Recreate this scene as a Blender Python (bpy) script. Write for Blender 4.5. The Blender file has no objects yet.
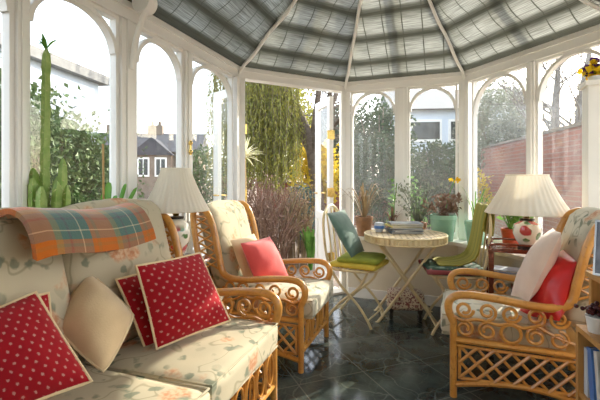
import bpy, bmesh, math, random
from mathutils import Vector, Matrix, noise
R = random.Random(7)
C = bpy.context.scene.collection
pi = math.pi
EYE, FPX, HX, HY = 1.17, 400.0, 300.0, 178.0

def at(px, py, Y):
    return Vector(((px-HX)/FPX*Y, Y, EYE+(HY-py)/FPX*Y))
def atz(px, py, z):
    Y = (EYE-z)*FPX/(py-HY)
    return Vector(((px-HX)/FPX*Y, Y, z))

# ------------------------------------------------------------------ materials
def nt(name):
    m = bpy.data.materials.new(name); m.use_nodes = True
    t = m.node_tree; t.nodes.clear()
    o = t.nodes.new('ShaderNodeOutputMaterial')
    return m, t, o
def N(t, kind, **kw):
    n = t.nodes.new('ShaderNode'+kind)
    for k, v in kw.items():
        if k.startswith('i_'):
            key = k[2:]
            n.inputs[int(key) if key.isdigit() else key.replace('_', ' ')].default_value = v
        else: setattr(n, k, v)
    return n
def rgba(c): return (c[0], c[1], c[2], 1)
def ramp(t, src, stops, interp='LINEAR'):
    r = t.nodes.new('ShaderNodeValToRGB'); r.color_ramp.interpolation = interp
    e = r.color_ramp.elements
    while len(e) < len(stops): e.new(0.5)
    for el, (p, c) in zip(e, stops):
        el.position = p; el.color = rgba(c) if hasattr(c, '__len__') else (c, c, c, 1)
    t.links.new(src, r.inputs[0]); return r.outputs[0]
def mix(t, fac, a, b, mode='MIX'):
    n = t.nodes.new('ShaderNodeMix'); n.data_type = 'RGBA'; n.blend_type = mode
    for key, v in ((0, fac), (6, a), (7, b)):
        if hasattr(v, 'is_output'): t.links.new(v, n.inputs[key])
        elif key == 0: n.inputs[0].default_value = v
        else: n.inputs[key].default_value = rgba(v)
    return n.outputs[2]
def math_(t, op, a, b=None):
    n = t.nodes.new('ShaderNodeMath'); n.operation = op
    for k, v in ((0, a), (1, b)):
        if v is None: continue
        if hasattr(v, 'is_output'): t.links.new(v, n.inputs[k])
        else: n.inputs[k].default_value = v
    return n.outputs[0]
def coords(t, which='Object', scale=(1, 1, 1), rot=(0, 0, 0)):
    c = t.nodes.new('ShaderNodeTexCoord'); mp = t.nodes.new('ShaderNodeMapping')
    mp.inputs['Scale'].default_value = scale; mp.inputs['Rotation'].default_value = rot
    t.links.new(c.outputs[which], mp.inputs[0]); return mp.outputs[0]
def tex(t, kind, vec, **kw):
    n = N(t, 'Tex'+kind, **kw); t.links.new(vec, n.inputs['Vector']); return n
def bsdf(t, o, col, rough=.5, metal=0, coat=0, bump=None, bstr=.2, bdist=.01, spec=.5, sheen=0):
    b = t.nodes.new('ShaderNodeBsdfPrincipled')
    if hasattr(col, 'is_output'): t.links.new(col, b.inputs['Base Color'])
    else: b.inputs['Base Color'].default_value = rgba(col)
    if hasattr(rough, 'is_output'): t.links.new(rough, b.inputs['Roughness'])
    else: b.inputs['Roughness'].default_value = rough
    b.inputs['Metallic'].default_value = metal
    b.inputs['Coat Weight'].default_value = coat
    b.inputs['Specular IOR Level'].default_value = spec
    b.inputs['Sheen Weight'].default_value = sheen
    if bump is not None:
        bp = N(t, 'Bump', i_Strength=bstr, i_Distance=bdist); t.links.new(bump, bp.inputs['Height'])
        t.links.new(bp.outputs[0], b.inputs['Normal'])
    t.links.new(b.outputs[0], o.inputs[0]); return b
def plain(name, col, rough=.5, metal=0, coat=0, col2=None, scale=12, bstr=0, bscale=60, spec=.5, sheen=0, stretch=(1, 1, 1)):
    m, t, o = nt(name)
    v = coords(t, 'Object', stretch)
    n = tex(t, 'Noise', v, i_Scale=scale, i_Detail=4.0)
    c2 = col2 or tuple(x*.85 for x in col)
    c = mix(t, ramp(t, n.outputs[0], [(.35, 0.), (.65, 1.)]), col, c2)
    bn = tex(t, 'Noise', v, i_Scale=bscale, i_Detail=3.0).outputs[0] if bstr else None
    bsdf(t, o, c, rough, metal, coat, bn, bstr, .004, spec, sheen); return m
def leafmat(name, a, b, rough=.5, trans=.35):
    m, t, o = nt(name)
    v = coords(t, 'Object')
    n = tex(t, 'Noise', v, i_Scale=9.0, i_Detail=3.0)
    c = mix(t, ramp(t, n.outputs[0], [(.35, 0.), (.65, 1.)]), a, b)
    p = bsdf(t, o, c, rough, spec=.3)
    tr = N(t, 'BsdfTranslucent'); t.links.new(c, tr.inputs[0])
    ms = N(t, 'MixShader', i_0=trans); t.links.new(p.outputs[0], ms.inputs[1]); t.links.new(tr.outputs[0], ms.inputs[2])
    t.links.new(ms.outputs[0], o.inputs[0]); return m

MT = {}
MT['white'] = plain('white paint', (.88, .87, .845), .35, col2=(.85, .84, .81), scale=3)
MT['whitewood'] = plain('white cabinet paint', (.82, .79, .72), .4, col2=(.78, .75, .68), scale=3)
MT['plaster'] = plain('cream plaster', (.74, .67, .55), .8, col2=(.68, .61, .5), scale=4, bstr=.2)
MT['sill'] = plain('cream sill paint', (.80, .76, .68), .3, col2=(.72, .68, .60), scale=5)
MT['brass'] = plain('brass', (.80, .55, .18), .25, metal=1)
MT['cream_metal'] = plain('cream painted metal', (.76, .64, .38), .4, col2=(.66, .53, .29), scale=15)
MT['green_pot'] = plain('sage green glaze', (.30, .52, .37), .25, coat=.3, col2=(.26, .47, .34))
MT['terracotta'] = plain('terracotta', (.42, .20, .11), .7, col2=(.30, .15, .09), scale=20)
MT['brownpot'] = plain('brown glazed clay', (.30, .15, .07), .4, col2=(.20, .10, .05), scale=20)
MT['redpot'] = plain('red plastic', (.50, .075, .03), .35, col2=(.42, .06, .03))
MT['soil'] = plain('potting soil', (.06, .04, .025), .95, col2=(.12, .08, .05), scale=60, bstr=.6)
MT['darkwood'] = plain('mahogany', (.20, .045, .022), .22, coat=.6, col2=(.12, .025, .015), scale=14, stretch=(1, 8, 8))
MT['pine'] = plain('varnished pine', (.56, .29, .085), .4, coat=.2, col2=(.46, .22, .06), scale=10, stretch=(10, 10, 1))
MT['blackwood'] = plain('black lacquered wood', (.02, .016, .014), .3)
MT['beige'] = plain('beige cotton', (.72, .53, .31), .85, col2=(.65, .47, .265), scale=8, bstr=.25, bscale=180, sheen=.3)
MT['pinkish'] = plain('pale pink linen', (.72, .55, .44), .85, col2=(.66, .49, .39), scale=8, bstr=.25, bscale=160, sheen=.3)
MT['coral'] = plain('coral red cotton', (.72, .085, .075), .8, col2=(.64, .06, .055), scale=6, bstr=.2, bscale=150, sheen=.4)
MT['redsatin'] = plain('shiny red satin', (.60, .018, .016), .3, col2=(.50, .012, .012), scale=6, bstr=.25, bscale=14)
MT['piping'] = plain('cream piping cord', (.78, .60, .36), .8)
MT['yellowpad'] = plain('mustard cotton', (.66, .50, .06), .85, col2=(.57, .43, .05), bstr=.2)
MT['limepad'] = plain('olive green cotton', (.30, .33, .035), .85, col2=(.23, .27, .03), bstr=.2)
MT['throwcloth'] = plain('olive striped cloth', (.19, .19, .025), .85, col2=(.36, .30, .045), scale=9, bstr=.2, stretch=(.2, 6, .2))
MT['teal'] = plain('dusty teal green cotton', (.05, .105, .075), .85, col2=(.085, .15, .11), scale=14, bstr=.3, sheen=.3)
MT['silver'] = plain('silver', (.42, .42, .43), .35, metal=1)
MT['darkpicture'] = plain('dark print', (.05, .055, .075), .2, col2=(.13, .13, .16), scale=15)
MT['bark'] = plain('bark', (.13, .10, .075), .9, col2=(.22, .18, .14), scale=12, bstr=.6)
MT['greybark'] = plain('grey bark', (.20, .19, .18), .9, col2=(.13, .12, .11), scale=12)
MT['render_white'] = plain('white render', (.66, .72, .80), .85, col2=(.60, .66, .75), scale=2)
MT['greyroof'] = plain('grey felt roof', (.24, .235, .23), .85)
MT['slate'] = plain('roof slate', (.045, .045, .052), .95, col2=(.07, .07, .08), scale=3)
MT['stone'] = plain('brown stone wall', (.16, .125, .095), .9, col2=(.22, .17, .13), scale=3)
MT['darkglass'] = plain('dark window glass', (.025, .03, .035), .06)
MT['bamboo'] = plain('bamboo', (.50, .33, .13), .5, col2=(.42, .26, .09))
MT['paper'] = plain('paper', (.68, .66, .60), .8)
MT['whiteplastic'] = plain('white plastic', (.80, .80, .79), .3)
MT['berry'] = plain('dark berry', (.05, .012, .018), .25, col2=(.10, .02, .02))
MT['cactus'] = plain('cactus green', (.20, .33, .06), .5, col2=(.32, .44, .12), scale=25)
MT['spine'] = plain('cactus ridge', (.55, .58, .28), .6)
MT['strap'] = leafmat('strap leaf', (.10, .30, .04), (.18, .38, .06), .35, .25)
MT['hedgeleaf'] = leafmat('hedge leaf', (.06, .115, .03), (.12, .165, .06), trans=.15)
MT['darkleaf'] = leafmat('dark evergreen leaf', (.030, .062, .028), (.065, .10, .042), trans=.2)
MT['willow'] = leafmat('willow leaf', (.36, .33, .07), (.22, .24, .06), trans=.4)
MT['yellowleaf'] = leafmat('yellow autumn leaf', (.80, .58, .05), (.62, .50, .08))
MT['brownleaf'] = leafmat('dry brown stem', (.17, .085, .058), (.27, .18, .12), trans=.15)
MT['blueleaf'] = leafmat('blue green conifer', (.06, .115, .10), (.10, .16, .14), trans=.15)
MT['greenleaf'] = leafmat('fresh green leaf', (.10, .26, .04), (.20, .36, .08))
MT['greyleaf'] = leafmat('grey green leaf', (.16, .19, .14), (.23, .24, .18))
MT['dryleaf'] = leafmat('straw dry leaf', (.35, .26, .14), (.22, .15, .08), trans=.2)
MT['paleleaf'] = leafmat('pale cream leaf', (.80, .76, .56), (.62, .62, .36))
MT['yellowpetal'] = leafmat('yellow petal', (.90, .66, .02), (.85, .55, .02))
MT['purplepetal'] = leafmat('dark purple petal', (.06, .02, .12), (.09, .03, .16))
MT['pinkpetal'] = leafmat('pink petal', (.55, .12, .14), (.5, .2, .2))
for i, c in enumerate([(.55, .58, .62), (.08, .2, .5), (.7, .68, .62), (.05, .09, .14), (.45, .06, .05), (.10, .3, .32), (.62, .5, .12)]):
    MT['cover%d' % i] = plain('book cover %d' % i, c, .4)

MT['greycover'] = plain('grey printed cover', (.30, .31, .32), .35, col2=(.08, .09, .10), scale=16)
def cane():
    m, t, o = nt('honey rattan cane')
    v = coords(t, 'Object')
    n = tex(t, 'Noise', v, i_Scale=9.0, i_Detail=5.0)
    c = mix(t, ramp(t, n.outputs[0], [(.3, 0.), (.7, 1.)]), (.66, .325, .07), (.50, .21, .038))
    n2 = tex(t, 'Noise', v, i_Scale=55.0)
    c = mix(t, ramp(t, n2.outputs[0], [(.58, 0.), (.72, .5)]), c, (.30, .11, .025))
    bsdf(t, o, c, .3, coat=.35, bump=n2.outputs[0], bstr=.12, bdist=.003); return m
MT['cane'] = cane()

def glass(haze):
    m, t, o = nt('window glass' + (' hazy' if haze > .05 else ''))
    lw = N(t, 'LayerWeight', i_Blend=.5); fr_ = math_(t, 'ADD', math_(t, 'MULTIPLY', math_(t, 'POWER', lw.outputs['Facing'], 5.), .9), .035)
    tr = N(t, 'BsdfTransparent', i_Color=(.97, .98, .97, 1)); gl = N(t, 'BsdfGlossy', i_Roughness=.0)
    ms = N(t, 'MixShader'); t.links.new(fr_, ms.inputs[0]); t.links.new(tr.outputs[0], ms.inputs[1]); t.links.new(gl.outputs[0], ms.inputs[2])
    v = coords(t, 'Object'); n = tex(t, 'Noise', v, i_Scale=3.0, i_Detail=6.0)
    f = math_(t, 'MULTIPLY', ramp(t, n.outputs[0], [(.35, .35), (.7, 1.)]), haze)
    df = N(t, 'BsdfTranslucent', i_Color=(.85, .87, .88, 1)); d2 = N(t, 'BsdfDiffuse', i_Color=(.85, .87, .88, 1))
    md = N(t, 'MixShader', i_0=.5); t.links.new(df.outputs[0], md.inputs[1]); t.links.new(d2.outputs[0], md.inputs[2])
    m2 = N(t, 'MixShader'); t.links.new(f, m2.inputs[0]); t.links.new(ms.outputs[0], m2.inputs[1]); t.links.new(md.outputs[0], m2.inputs[2])
    t.links.new(m2.outputs[0], o.inputs[0]); return m
MT['glass'] = glass(.012); MT['hazyglass'] = glass(.05)

def floral(name, base, scale=1.0):
    m, t, o = nt(name)
    v = coords(t, 'Object')
    w = tex(t, 'Noise', v, i_Scale=14.0*scale, i_Detail=3.0)
    vv = N(t, 'VectorMath', operation='MULTIPLY_ADD'); vv.inputs[1].default_value = (.09, .09, .09)
    t.links.new(w.outputs['Color'], vv.inputs[0]); t.links.new(v, vv.inputs[2])
    c = base
    wv = tex(t, 'Noise', v, i_Scale=4.0*scale, i_Detail=2.0)
    c = mix(t, ramp(t, wv.outputs[0], [(.4, 0.), (.62, .6)]), c, (.40, .35, .25))
    # trailing stems
    q = tex(t, 'Noise', v, i_Scale=5.5*scale, i_Detail=1.0, i_Distortion=.6)
    ln = ramp(t, math_(t, 'ABSOLUTE', math_(t, 'SUBTRACT', q.outputs[0], .5)), [(.006, .55), (.018, 0.)])
    c = mix(t, ln, c, (.22, .20, .12))
    # leaves
    a = tex(t, 'Voronoi', vv.outputs[0], i_Scale=13.0*scale)
    near = ramp(t, math_(t, 'ABSOLUTE', math_(t, 'SUBTRACT', q.outputs[0], .5)), [(.06, .85), (.14, .25)])
    c = mix(t, math_(t, 'MULTIPLY', near, ramp(t, a.outputs['Distance'], [(.24, 1.), (.34, 0.)])), c, (.17, .19, .13))
    # blooms
    b = tex(t, 'Voronoi', vv.outputs[0], i_Scale=6.4*scale); b.inputs['Randomness'].default_value = .95
    petal = tex(t, 'Noise', v, i_Scale=60.0*scale, i_Detail=2.0)
    bloom = mix(t, ramp(t, petal.outputs[0], [(.4, 0.), (.6, 1.)]), (.52, .20, .085), (.62, .40, .25))
    sel = ramp(t, b.outputs['Color'], [(.30, 0.), (.34, 1.)])
    c = mix(t, math_(t, 'MULTIPLY', sel, ramp(t, b.outputs['Distance'], [(.25, .8), (.38, 0.)])), c, bloom)
    c = mix(t, math_(t, 'MULTIPLY', sel, ramp(t, b.outputs['Distance'], [(.05, .6), (.12, 0.)])), c, (.36, .14, .06))
    bn = tex(t, 'Noise', v, i_Scale=220.0)
    bsdf(t, o, c, .85, bump=bn.outputs[0], bstr=.2, bdist=.002, spec=.3); return m
MT['floral'] = floral('cream floral chintz', (.50, .43, .30))
MT['floralwhite'] = floral('pale floral chintz', (.62, .57, .44))
def pansyfabric():
    m, t, o = nt('dark green flowered cotton')
    v = coords(t, 'Object'); a = tex(t, 'Voronoi', v, i_Scale=28.0)
    c = mix(t, ramp(t, a.outputs['Distance'], [(.22, 1.), (.34, 0.)]), (.03, .075, .045), (.12, .19, .12))
    b = tex(t, 'Voronoi', v, i_Scale=17.0)
    c = mix(t, ramp(t, b.outputs['Distance'], [(.12, 1.), (.22, 0.)]), c, (.50, .24, .21))
    bsdf(t, o, c, .85); return m
MT['pansy'] = pansyfabric()
def stoolfabric():
    m, t, o = nt('cream stool fabric with plum sprigs')
    v = coords(t, 'Object'); w = tex(t, 'Noise', v, i_Scale=75.0, i_Detail=2.0)
    c = mix(t, ramp(t, w.outputs[0], [(.50, 0.), (.56, 1.)]), (.68, .58, .44), (.22, .07, .07))
    bsdf(t, o, c, .85); return m
MT['stool'] = stoolfabric()
def reddot():
    m, t, o = nt('red sprigged cotton')
    v = coords(t, 'UV', (1, 1, 1), (0, 0, pi/4))
    a = tex(t, 'Voronoi', v, i_Scale=11.5, i_Randomness=0.0)
    w = tex(t, 'Noise', coords(t, 'UV'), i_Scale=75.0)
    d = math_(t, 'ADD', a.outputs['Distance'], math_(t, 'MULTIPLY', math_(t, 'SUBTRACT', w.outputs[0], .5), .34))
    f = ramp(t, d, [(.12, .75), (.19, 0.)])
    n = tex(t, 'Noise', coords(t, 'UV'), i_Scale=5.0)
    base = mix(t, n.outputs[0], (.27, .004, .010), (.36, .007, .014))
    c = mix(t, f, base, (.56, .31, .26))
    bn = tex(t, 'Noise', coords(t, 'UV'), i_Scale=150.0)
    bsdf(t, o, c, .85, bump=bn.outputs[0], bstr=.25, bdist=.003, spec=.2, sheen=.05); return m
MT['reddot'] = reddot()
def plaid():
    m, t, o = nt('orange and teal tartan wool')
    sp = N(t, 'SeparateXYZ'); t.links.new(coords(t, 'UV'), sp.inputs[0])
    def stripes(out, k, stops):
        fr = math_(t, 'FRACT', math_(t, 'MULTIPLY', out, k)); return ramp(t, fr, stops, 'CONSTANT')
    O, T, B, G = (.52, .15, .05), (.03, .14, .14), (.34, .15, .06), (.22, .22, .11)
    st = [(0., O), (.16, B), (.22, O), (.30, T), (.44, (.6, .55, .42)), (.46, T), (.62, (.05, .06, .11)), (.66, T), (.76, G), (.86, O)]
    a = stripes(sp.outputs[0], 4.4, st); b = stripes(sp.outputs[1], 5.0, st)
    ch = tex(t, 'Wave', coords(t, 'UV', (1, 1, 1), (0, 0, pi/4)), i_Scale=90.0)
    c = mix(t, .5, a, b); c = mix(t, math_(t, 'MULTIPLY', ch.outputs[0], .25), c, (.5, .3, .16))
    hs = N(t, 'HueSaturation', i_Saturation=1.15, i_Value=.9); t.links.new(c, hs.inputs['Color']); c = hs.outputs[0]
    bn = tex(t, 'Noise', coords(t, 'UV'), i_Scale=160.0)
    bsdf(t, o, c, .95, bump=bn.outputs[0], bstr=.3, bdist=.004, spec=.2, sheen=.4); return m
MT['plaid'] = plaid()
def blind():
    m, t, o = nt('grey pleated roof blind')
    sp = N(t, 'SeparateXYZ'); t.links.new(coords(t, 'UV'), sp.inputs[0])
    fv = math_(t, 'FRACT', math_(t, 'MULTIPLY', sp.outputs[1], 1/.24))
    fu = math_(t, 'FRACT', math_(t, 'MULTIPLY', sp.outputs[0], 1/.165))
    fine = math_(t, 'SINE', math_(t, 'MULTIPLY', sp.outputs[1], 420.))
    finer = tex(t, 'Noise', coords(t, 'UV', (5, 170, 1)), i_Scale=1.0, i_Detail=2.0)
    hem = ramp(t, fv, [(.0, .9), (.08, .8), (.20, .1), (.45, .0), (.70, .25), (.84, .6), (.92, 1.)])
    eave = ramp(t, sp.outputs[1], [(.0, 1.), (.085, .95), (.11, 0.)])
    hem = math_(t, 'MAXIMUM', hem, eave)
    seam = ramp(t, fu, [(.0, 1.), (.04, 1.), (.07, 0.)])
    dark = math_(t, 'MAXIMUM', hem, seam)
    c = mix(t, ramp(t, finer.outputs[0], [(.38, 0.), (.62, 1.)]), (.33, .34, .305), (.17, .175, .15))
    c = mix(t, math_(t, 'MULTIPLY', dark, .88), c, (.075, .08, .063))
    d = N(t, 'BsdfDiffuse'); t.links.new(c, d.inputs[0])
    tr = N(t, 'BsdfTranslucent'); t.links.new(c, tr.inputs[0])
    tp = N(t, 'BsdfTransparent')
    ms = N(t, 'MixShader'); f1 = math_(t, 'SUBTRACT', .32, math_(t, 'MULTIPLY', dark, .23)); t.links.new(f1, ms.inputs[0])
    t.links.new(d.outputs[0], ms.inputs[1]); t.links.new(tr.outputs[0], ms.inputs[2])
    m2 = N(t, 'MixShader')
    see = math_(t, 'MULTIPLY', math_(t, 'SUBTRACT', 1., dark), ramp(t, fine, [(.3, .0), (.9, .04)]))
    t.links.new(see, m2.inputs[0]); t.links.new(ms.outputs[0], m2.inputs[1]); t.links.new(tp.outputs[0], m2.inputs[2])
    t.links.new(m2.outputs[0], o.inputs[0]); return m
MT['blind'] = blind()
def shade():
    m, t, o = nt('pleated cream lamp shade fabric')
    v = coords(t, 'Object'); n = tex(t, 'Noise', v, i_Scale=8.0)
    c = mix(t, n.outputs[0], (.93, .89, .80), (.91, .86, .76))
    d = N(t, 'BsdfDiffuse'); t.links.new(c, d.inputs[0]); tr = N(t, 'BsdfTranslucent'); t.links.new(c, tr.inputs[0])
    ms = N(t, 'MixShader', i_0=.45); t.links.new(d.outputs[0], ms.inputs[1]); t.links.new(tr.outputs[0], ms.inputs[2])
    t.links.new(ms.outputs[0], o.inputs[0]); return m
MT['shade'] = shade()
def vase():
    m, t, o = nt('glazed floral ceramic')
    v = coords(t, 'Object')
    w = tex(t, 'Noise', v, i_Scale=16.0); vv = N(t, 'VectorMath', operation='MULTIPLY_ADD'); vv.inputs[1].default_value = (.03, .03, .03)
    t.links.new(w.outputs['Color'], vv.inputs[0]); t.links.new(v, vv.inputs[2])
    a = tex(t, 'Voronoi', vv.outputs[0], i_Scale=19.0); b = tex(t, 'Voronoi', vv.outputs[0], i_Scale=11.0)
    sp = N(t, 'SeparateXYZ'); t.links.new(v, sp.inputs[0])
    band = ramp(t, math_(t, 'MULTIPLY', sp.outputs[2], 4.0), [(.12, 0.), (.25, 1.), (.72, 1.), (.85, 0.)])
    c = mix(t, math_(t, 'MULTIPLY', ramp(t, a.outputs['Distance'], [(.38, 1.), (.46, 0.)]), band), (.80, .76, .66), (.10, .21, .07))
    c = mix(t, math_(t, 'MULTIPLY', ramp(t, b.outputs['Distance'], [(.36, 1.), (.42, 0.)]), band), c, (.46, .05, .05))
    bsdf(t, o, c, .12, coat=.5); return m
MT['vase'] = vase()
def marble():
    m, t, o = nt('dark green marble floor tile')
    v = coords(t, 'Object', (1, 1, 1), (0, 0, math.radians(-22)))
    br = tex(t, 'Brick', v, i_Scale=1.0); br.offset = 0.0
    br.inputs['Brick Width'].default_value = .42; br.inputs['Row Height'].default_value = .42
    br.inputs['Mortar Size'].default_value = .0035; br.inputs['Mortar Smooth'].default_value = .1
    br.inputs['Color1'].default_value = (.3, .3, .3, 1); br.inputs['Color2'].default_value = (.7, .7, .7, 1); br.inputs['Mortar'].default_value = (0, 0, 0, 1)
    w = tex(t, 'Noise', v, i_Scale=2.2, i_Detail=6.0)
    vv = N(t, 'VectorMath', operation='MULTIPLY_ADD'); vv.inputs[1].default_value = (.5, .5, .5)
    t.links.new(w.outputs['Color'], vv.inputs[0]); t.links.new(v, vv.inputs[2])
    ve = tex(t, 'Voronoi', vv.outputs[0], i_Scale=3.0, feature='DISTANCE_TO_EDGE')
    ve2 = tex(t, 'Voronoi', vv.outputs[0], i_Scale=7.5, feature='DISTANCE_TO_EDGE')
    cl = tex(t, 'Noise', v, i_Scale=5.0, i_Detail=8.0)
    c = mix(t, ramp(t, cl.outputs[0], [(.36, 0.), (.66, 1.)]), (.018, .024, .023), (.075, .095, .085))
    c = mix(t, ramp(t, ve.outputs['Distance'], [(.0, .45), (.022, 0.)]), c, (.20, .23, .20))
    c = mix(t, ramp(t, ve2.outputs['Distance'], [(.0, .22), (.03, 0.)]), c, (.16, .20, .17))
    c = mix(t, math_(t, 'MULTIPLY', br.outputs[0], .25), c, (.05, .07, .065))
    c = mix(t, br.outputs['Fac'], c, (.13, .14, .12))
    r = math_(t, 'ADD', math_(t, 'MULTIPLY', cl.outputs[0], .12), .06)
    bsdf(t, o, c, r, spec=.5); return m
MT['marble'] = marble()
def brick(name, a, b, mortar, sc=1.):
    m, t, o = nt(name)
    v = coords(t, 'UV')
    br = tex(t, 'Brick', v, i_Scale=1.0)
    br.inputs['Brick Width'].default_value = .225*sc; br.inputs['Row Height'].default_value = .075*sc; br.inputs['Mortar Size'].default_value = .009*sc
    br.inputs['Color1'].default_value = rgba(a); br.inputs['Color2'].default_value = rgba(b); br.inputs['Mortar'].default_value = rgba(mortar)
    n = tex(t, 'Noise', v, i_Scale=2.5, i_Detail=4.0)
    c = mix(t, ramp(t, n.outputs[0], [(.4, 0.), (.7, .5)]), br.outputs[0], mortar)
    bsdf(t, o, c, .9, bump=br.outputs['Fac'], bstr=-.3, bdist=.01); return m
MT['brick'] = brick('red garden brick', (.30, .085, .055), (.22, .065, .045), (.26, .16, .13))
def weave():
    m, t, o = nt('woven cream cane top')
    v = coords(t, 'Object', (1, 1, 1), (0, 0, pi/4))
    ck = tex(t, 'Brick', v, i_Scale=1.0); ck.offset = .5
    ck.inputs['Brick Width'].default_value = .064; ck.inputs['Row Height'].default_value = .032; ck.inputs['Mortar Size'].default_value = .0075
    ck.inputs['Color1'].default_value = (.76, .62, .36, 1); ck.inputs['Color2'].default_value = (.68, .53, .29, 1); ck.inputs['Mortar'].default_value = (.24, .15, .06, 1)
    bsdf(t, o, ck.outputs[0], .5, bump=ck.outputs['Fac'], bstr=-.5, bdist=.005); return m
MT['weave'] = weave()
def ground():
    m, t, o = nt('garden earth and gravel')
    v = coords(t, 'Object'); a = tex(t, 'Noise', v, i_Scale=.8, i_Detail=6.0); b = tex(t, 'Voronoi', v, i_Scale=45.0)
    c = mix(t, a.outputs[0], (.20, .13, .085), (.34, .26, .19)); c = mix(t, math_(t, 'MULTIPLY', b.outputs['Color'], .5), c, (.42, .36, .30))
    bsdf(t, o, c, .95, bump=b.outputs['Distance'], bstr=.5, bdist=.02); return m
MT['ground'] = ground()

# ------------------------------------------------------------------ mesh helpers
class MB:
    def __init__(s): s.v = []; s.f = []; s.uv = {}
    def add(s, vs, fs, uvs=None):
        o = len(s.v); s.v += [tuple(p) for p in vs]
        for i, f in enumerate(fs):
            s.f.append(tuple(o+j for j in f))
            if uvs: s.uv[len(s.f)-1] = [uvs[j] for j in f]
        return s
    def hexa(s, b, t):   # 4 bottom ccw + 4 top
        return s.add(list(b)+list(t), [(3, 2, 1, 0), (4, 5, 6, 7), (0, 1, 5, 4), (1, 2, 6, 5), (2, 3, 7, 6), (3, 0, 4, 7)])
    def box(s, x0, x1, y0, y1, z0, z1, M=None):
        b = [Vector(p) for p in ((x0, y0, z0), (x1, y0, z0), (x1, y1, z0), (x0, y1, z0))]; t = [Vector((p.x, p.y, z1)) for p in b]
        if M is not None: b = [M@p for p in b]; t = [M@p for p in t]
        return s.hexa(b, t)
    def tube(s, pts, r, n=8, closed=False, sm=0, caps=True, flat=1.0):
        pts = [Vector(p) for p in pts]
        rs = list(r) if hasattr(r, '__len__') else [r]*len(pts)
        if sm: pts, rs = spline(pts, rs, sm, closed)
        m = len(pts); prev = None; rings = []
        for i, p in enumerate(pts):
            if closed: d = pts[(i+1) % m]-pts[i-1]
            else: d = pts[min(i+1, m-1)]-pts[max(i-1, 0)]
            if d.length < 1e-9: d = Vector((0, 0, 1))
            d.normalize()
            if prev is None:
                a = Vector((0, 0, 1)) if abs(d.z) < .9 else Vector((1, 0, 0))
                u = d.cross(a).normalized()
            else:
                u = prev-d*prev.dot(d); u = u.normalized() if u.length > 1e-6 else d.orthogonal().normalized()
            prev = u; w = d.cross(u)
            rings.append([p+(u*math.cos(2*pi*k/n)+w*math.sin(2*pi*k/n)*flat)*rs[i] for k in range(n)])
        o = len(s.v); s.v += [tuple(q) for g in rings for q in g]
        for i in range(m if closed else m-1):
            j = (i+1) % m
            for k in range(n):
                s.f.append((o+i*n+k, o+i*n+(k+1) % n, o+j*n+(k+1) % n, o+j*n+k))
        if caps and not closed:
            s.f.append(tuple(o+k for k in reversed(range(n)))); s.f.append(tuple(o+(m-1)*n+k for k in range(n)))
        return s
    def lathe(s, prof, n=24, c=(0, 0, 0), cap0=True, cap1=True, rip=None):
        o = len(s.v); c = Vector(c)
        for (r, z) in prof:
            for k in range(n):
                a = 2*pi*k/n; rr = r*(1+(rip(a, z) if rip else 0))
                s.v.append((c.x+rr*math.cos(a), c.y+rr*math.sin(a), c.z+z))
        for i in range(len(prof)-1):
            for k in range(n):
                s.f.append((o+i*n+k, o+i*n+(k+1) % n, o+(i+1)*n+(k+1) % n, o+(i+1)*n+k))
        if cap0: s.f.append(tuple(o+k for k in reversed(range(n))))
        if cap1: s.f.append(tuple(o+(len(prof)-1)*n+k for k in range(n)))
        return s
    def cushion(s, c, half, r, M=None, bulge=(.0, .0), n=9, seed=0):
        # rounded, slightly swollen block
        hx, hy, hz = half
        ids = {}; o = len(s.v)
        def put(i, j, k):
            if (i, j, k) in ids: return ids[(i, j, k)]
            a, b, d = (2*i/n-1, 2*j/n-1, 2*k/n-1)
            p = Vector((a*hx, b*hy, d*hz)); q = Vector([max(-h+r, min(h-r, x)) for x, h in zip(p, half)])
            e = p-q
            if e.length > 1e-9: p = q+e.normalized()*r
            if bulge[0]: p.z += math.copysign(1, d)*abs(d)*bulge[0]*(1-a*a)*(1-b*b)
            if bulge[1]: p.y += math.copysign(1, b)*abs(b)*bulge[1]*(1-a*a)*(1-d*d)
            w = noise.noise(Vector((p.x*6+seed, p.y*6, p.z*6)))*.006
            p += Vector((0, w, w))
            p = Vector(c)+p
            if M is not None: p = M@p
            s.v.append(tuple(p)); ids[(i, j, k)] = len(s.v)-1; return ids[(i, j, k)]
        for a in range(n):
            for b in range(n):
                for (ax, v) in ((0, 0), (0, n), (1, 0), (1, n), (2, 0), (2, n)):
                    q = []
                    for (x, y) in ((a, b), (a+1, b), (a+1, b+1), (a, b+1)):
                        t = [x, y]; t.insert(ax, v); q.append(put(*t))
                    flip = (v == n) ^ (ax == 1)
                    s.f.append(tuple(q if flip else reversed(q)))
        return s
    def leaves(s, pts, size, up=.3, asp=.5, rnd=R):
        for p in pts:
            d = Vector((rnd.gauss(0, 1), rnd.gauss(0, 1), rnd.gauss(0, 1)+up)).normalized()
            w = d.orthogonal().normalized(); w.rotate(Matrix.Rotation(rnd.uniform(0, 2*pi), 3, d))
            k = size*rnd.uniform(.6, 1.3); p = Vector(p)
            n_ = d.cross(w)*k*.12
            o = len(s.v)
            s.v += [tuple(p), tuple(p+d*k*.5+w*k*asp*.5+n_), tuple(p+d*k), tuple(p+d*k*.5-w*k*asp*.5+n_)]
            s.f += [(o, o+1, o+2), (o, o+2, o+3)]
        return s
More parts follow.
